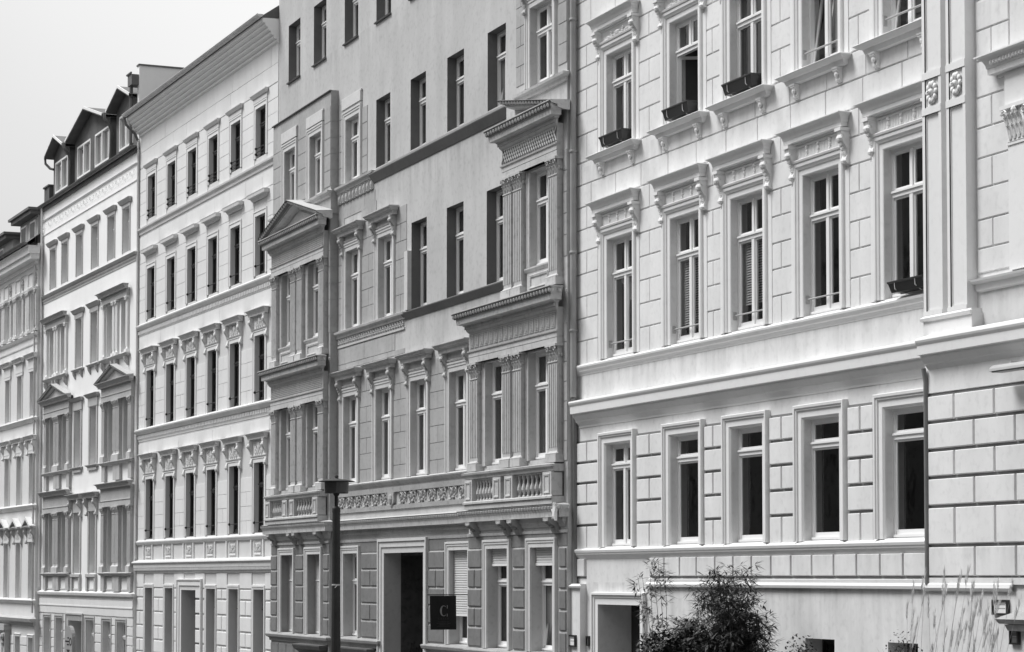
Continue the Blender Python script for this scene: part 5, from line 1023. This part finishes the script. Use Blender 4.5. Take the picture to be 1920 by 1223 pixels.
# plants
def leaf(b, p, d, L, w_, droop=.3):
    p = Vector(p); d = Vector(d).normalized(); s = d.cross(Vector((0, 0, 1))); s = s.normalized() if s.length > .1 else Vector((1, 0, 0))
    m_ = p + d * L * .45 + Vector((0, 0, -droop * L * .1)); e = p + d * L + Vector((0, 0, -droop * L * .45))
    b.F(b.P(*p), b.P(*(m_ + s * w_)), b.P(*e), b.P(*(m_ - s * w_)))
def bamboo(name, label, x, o, z, canes, spread, h0, h1, nleaf, lean, seed, m=M_LF, rad=.3, dens=None):
    r = random.Random(seed); t = thing(name, label, 'bamboo', world(HR, x, o, z)); b = MB(); lf = MB()
    for c in range(canes):
        bx, bo = r.uniform(-spread, spread), r.uniform(-.3, .3); h_ = r.uniform(h0, h1) * (1 - .45 * (abs(bx - lean * .6) / spread) ** 2 if spread > .3 else 1); lx_, lo_ = lean * r.uniform(.3, 1) + bx * .25, r.uniform(-.2, .3)
        pts = [(bx + lx_ * (k / 7) ** 2, bo + lo_ * (k / 7) ** 2, h_ * k / 7) for k in range(8)]; b.tube(pts, .009, 4, .003)
        for q in range(nleaf):
            f = r.random() ** .7; k = min(6, int(f * 7)); u = f * 7 - k; a, e = Vector(pts[k]), Vector(pts[k + 1]); p = a.lerp(e, u); ang = r.uniform(0, 6.28); rr = r.random() * rad * (1 - .5 * f)
            tip = p + Vector((math.cos(ang) * rr, math.sin(ang) * rr, rr * .5))
            for g in range(r.randint(3, 5)): a2 = ang + r.uniform(-1.4, 1.4); leaf(lf, tip, (math.cos(a2), math.sin(a2), r.uniform(-.7, .8)), r.uniform(.11, .21), r.uniform(.009, .015))
    add('canes', b, M_ST, t); add('foliage', lf, m, t)
gR = gz(-36) + .1
bamboo('bamboo', 'thin airy bamboo shoot rising beside the doorway', 5.45, .9, gR, 6, .12, 2.75, 3.2, 42, .12, 3, M_LL, .2)
bamboo('bamboo', 'loose mid-height bamboo clump between the doorway and the dense clump', 6.75, 1.0, gR, 54, 1.0, 1.5, 2.15, 95, .1, 4, M_LF, .28)
bamboo('bamboo', 'dense dark bamboo clump, the tallest, against the white plinth wall', 8.15, 1.0, gR, 60, .82, 2.0, 2.95, 105, .32, 5, M_LF, .3)
def shrub(label, x, o, z, rx, ro, rz, n, seed, ls=.07):
    r = random.Random(seed); b = MB(); t = thing('shrub', label, 'shrub', world(HR, x, o, z))
    for k in range(n):
        a, c = r.uniform(0, 6.28), math.acos(r.uniform(-.2, 1)); s = r.uniform(.55, 1.03) + .12 * math.sin(3 * a + seed)
        p = Vector((rx * s * math.sin(c) * math.cos(a), ro * s * math.sin(c) * math.sin(a), rz * s * math.cos(c)))
        leaf(b, p, (r.uniform(-1, 1), r.uniform(-1, 1), r.uniform(-.4, 1)), r.uniform(.6, 1.2) * ls, ls * .28)
    add('foliage', b, M_EV, t); b = MB()
    for k in range(5): b.tube([(0, 0, -.0), (r.uniform(-.5, .5) * rx, r.uniform(-.4, .4) * ro, rz * .8)], .015, 4, .005)
    add('stem', b, M_ST, t)
shrub('broad dark evergreen shrub at the foot of the bamboo', 7.7, 1.5, gR + .3, 1.8, .6, 1.6, 20000, 1, .11)
shrub('small leafy shrub in front of the left basement window', 9.9, .6, gR + .9, .5, .35, .9, 2200, 2)
shrub('rounded evergreen shrub in front of the right basement window', 12.95, .7, gR + .9, .42, .35, 1.0, 2600, 3, .05)
r = random.Random(11)
for j, (x0, n, lab) in enumerate(((13.9, 10, 'feathery ornamental grass tuft nearest the drainpipe'), (14.75, 19, 'tall feathery ornamental grass, middle and highest tuft of three'), (15.55, 14, 'feathery ornamental grass tuft below the framed notice'))):
    t = thing('ornamental_grass', lab, 'ornamental grass', world(HR, x0, 1.1, gR + .1)); b = MB(); pl = MB()
    for k in range(n):
        h_ = r.uniform(1.7, 2.75 if j != 1 else 2.95); bx, bo = r.uniform(-.35, .35), r.uniform(-.2, .2); lx_ = r.uniform(.05, .6); lo_ = r.uniform(-.1, .2)
        pts = [(bx + lx_ * (q / 8) ** 2, bo + lo_ * (q / 8) ** 2, h_ * q / 8) for q in range(9)]; b.tube(pts, .0035, 3, .002)
        e = Vector(pts[-1]); L = r.uniform(.2, .32)
        for q in range(60):
            f = r.random(); p = e - Vector((lx_ * .25 * (1 - f), 0, L * (1 - f))); w2 = .035 * math.sin(math.pi * min(1, f * .8 + .12))
            leaf(pl, p, (r.uniform(-.25, .45), r.uniform(-.3, .3), 1), r.uniform(.07, .15), .0028, 0)
    for k in range(n * 5):
        a = r.uniform(0, 6.28); h_ = r.uniform(.9, 1.9); bx = r.uniform(-.3, .3)
        pts = [Vector((bx + math.cos(a) * .5 * (q / 5) ** 2, math.sin(a) * .4 * (q / 5) ** 2, h_ * (q / 5) - (.25 * h_ * max(0, q / 5 - .6)))) for q in range(6)]
        for p, q in zip(pts, pts[1:]): b.F(b.P(p.x - .005, p.y, p.z), b.P(p.x + .005, p.y, p.z), b.P(q.x + .004, q.y, q.z), b.P(q.x - .004, q.y, q.z))
    add('blades', b, M_GB, t); add('plumes', pl, M_PL, t)
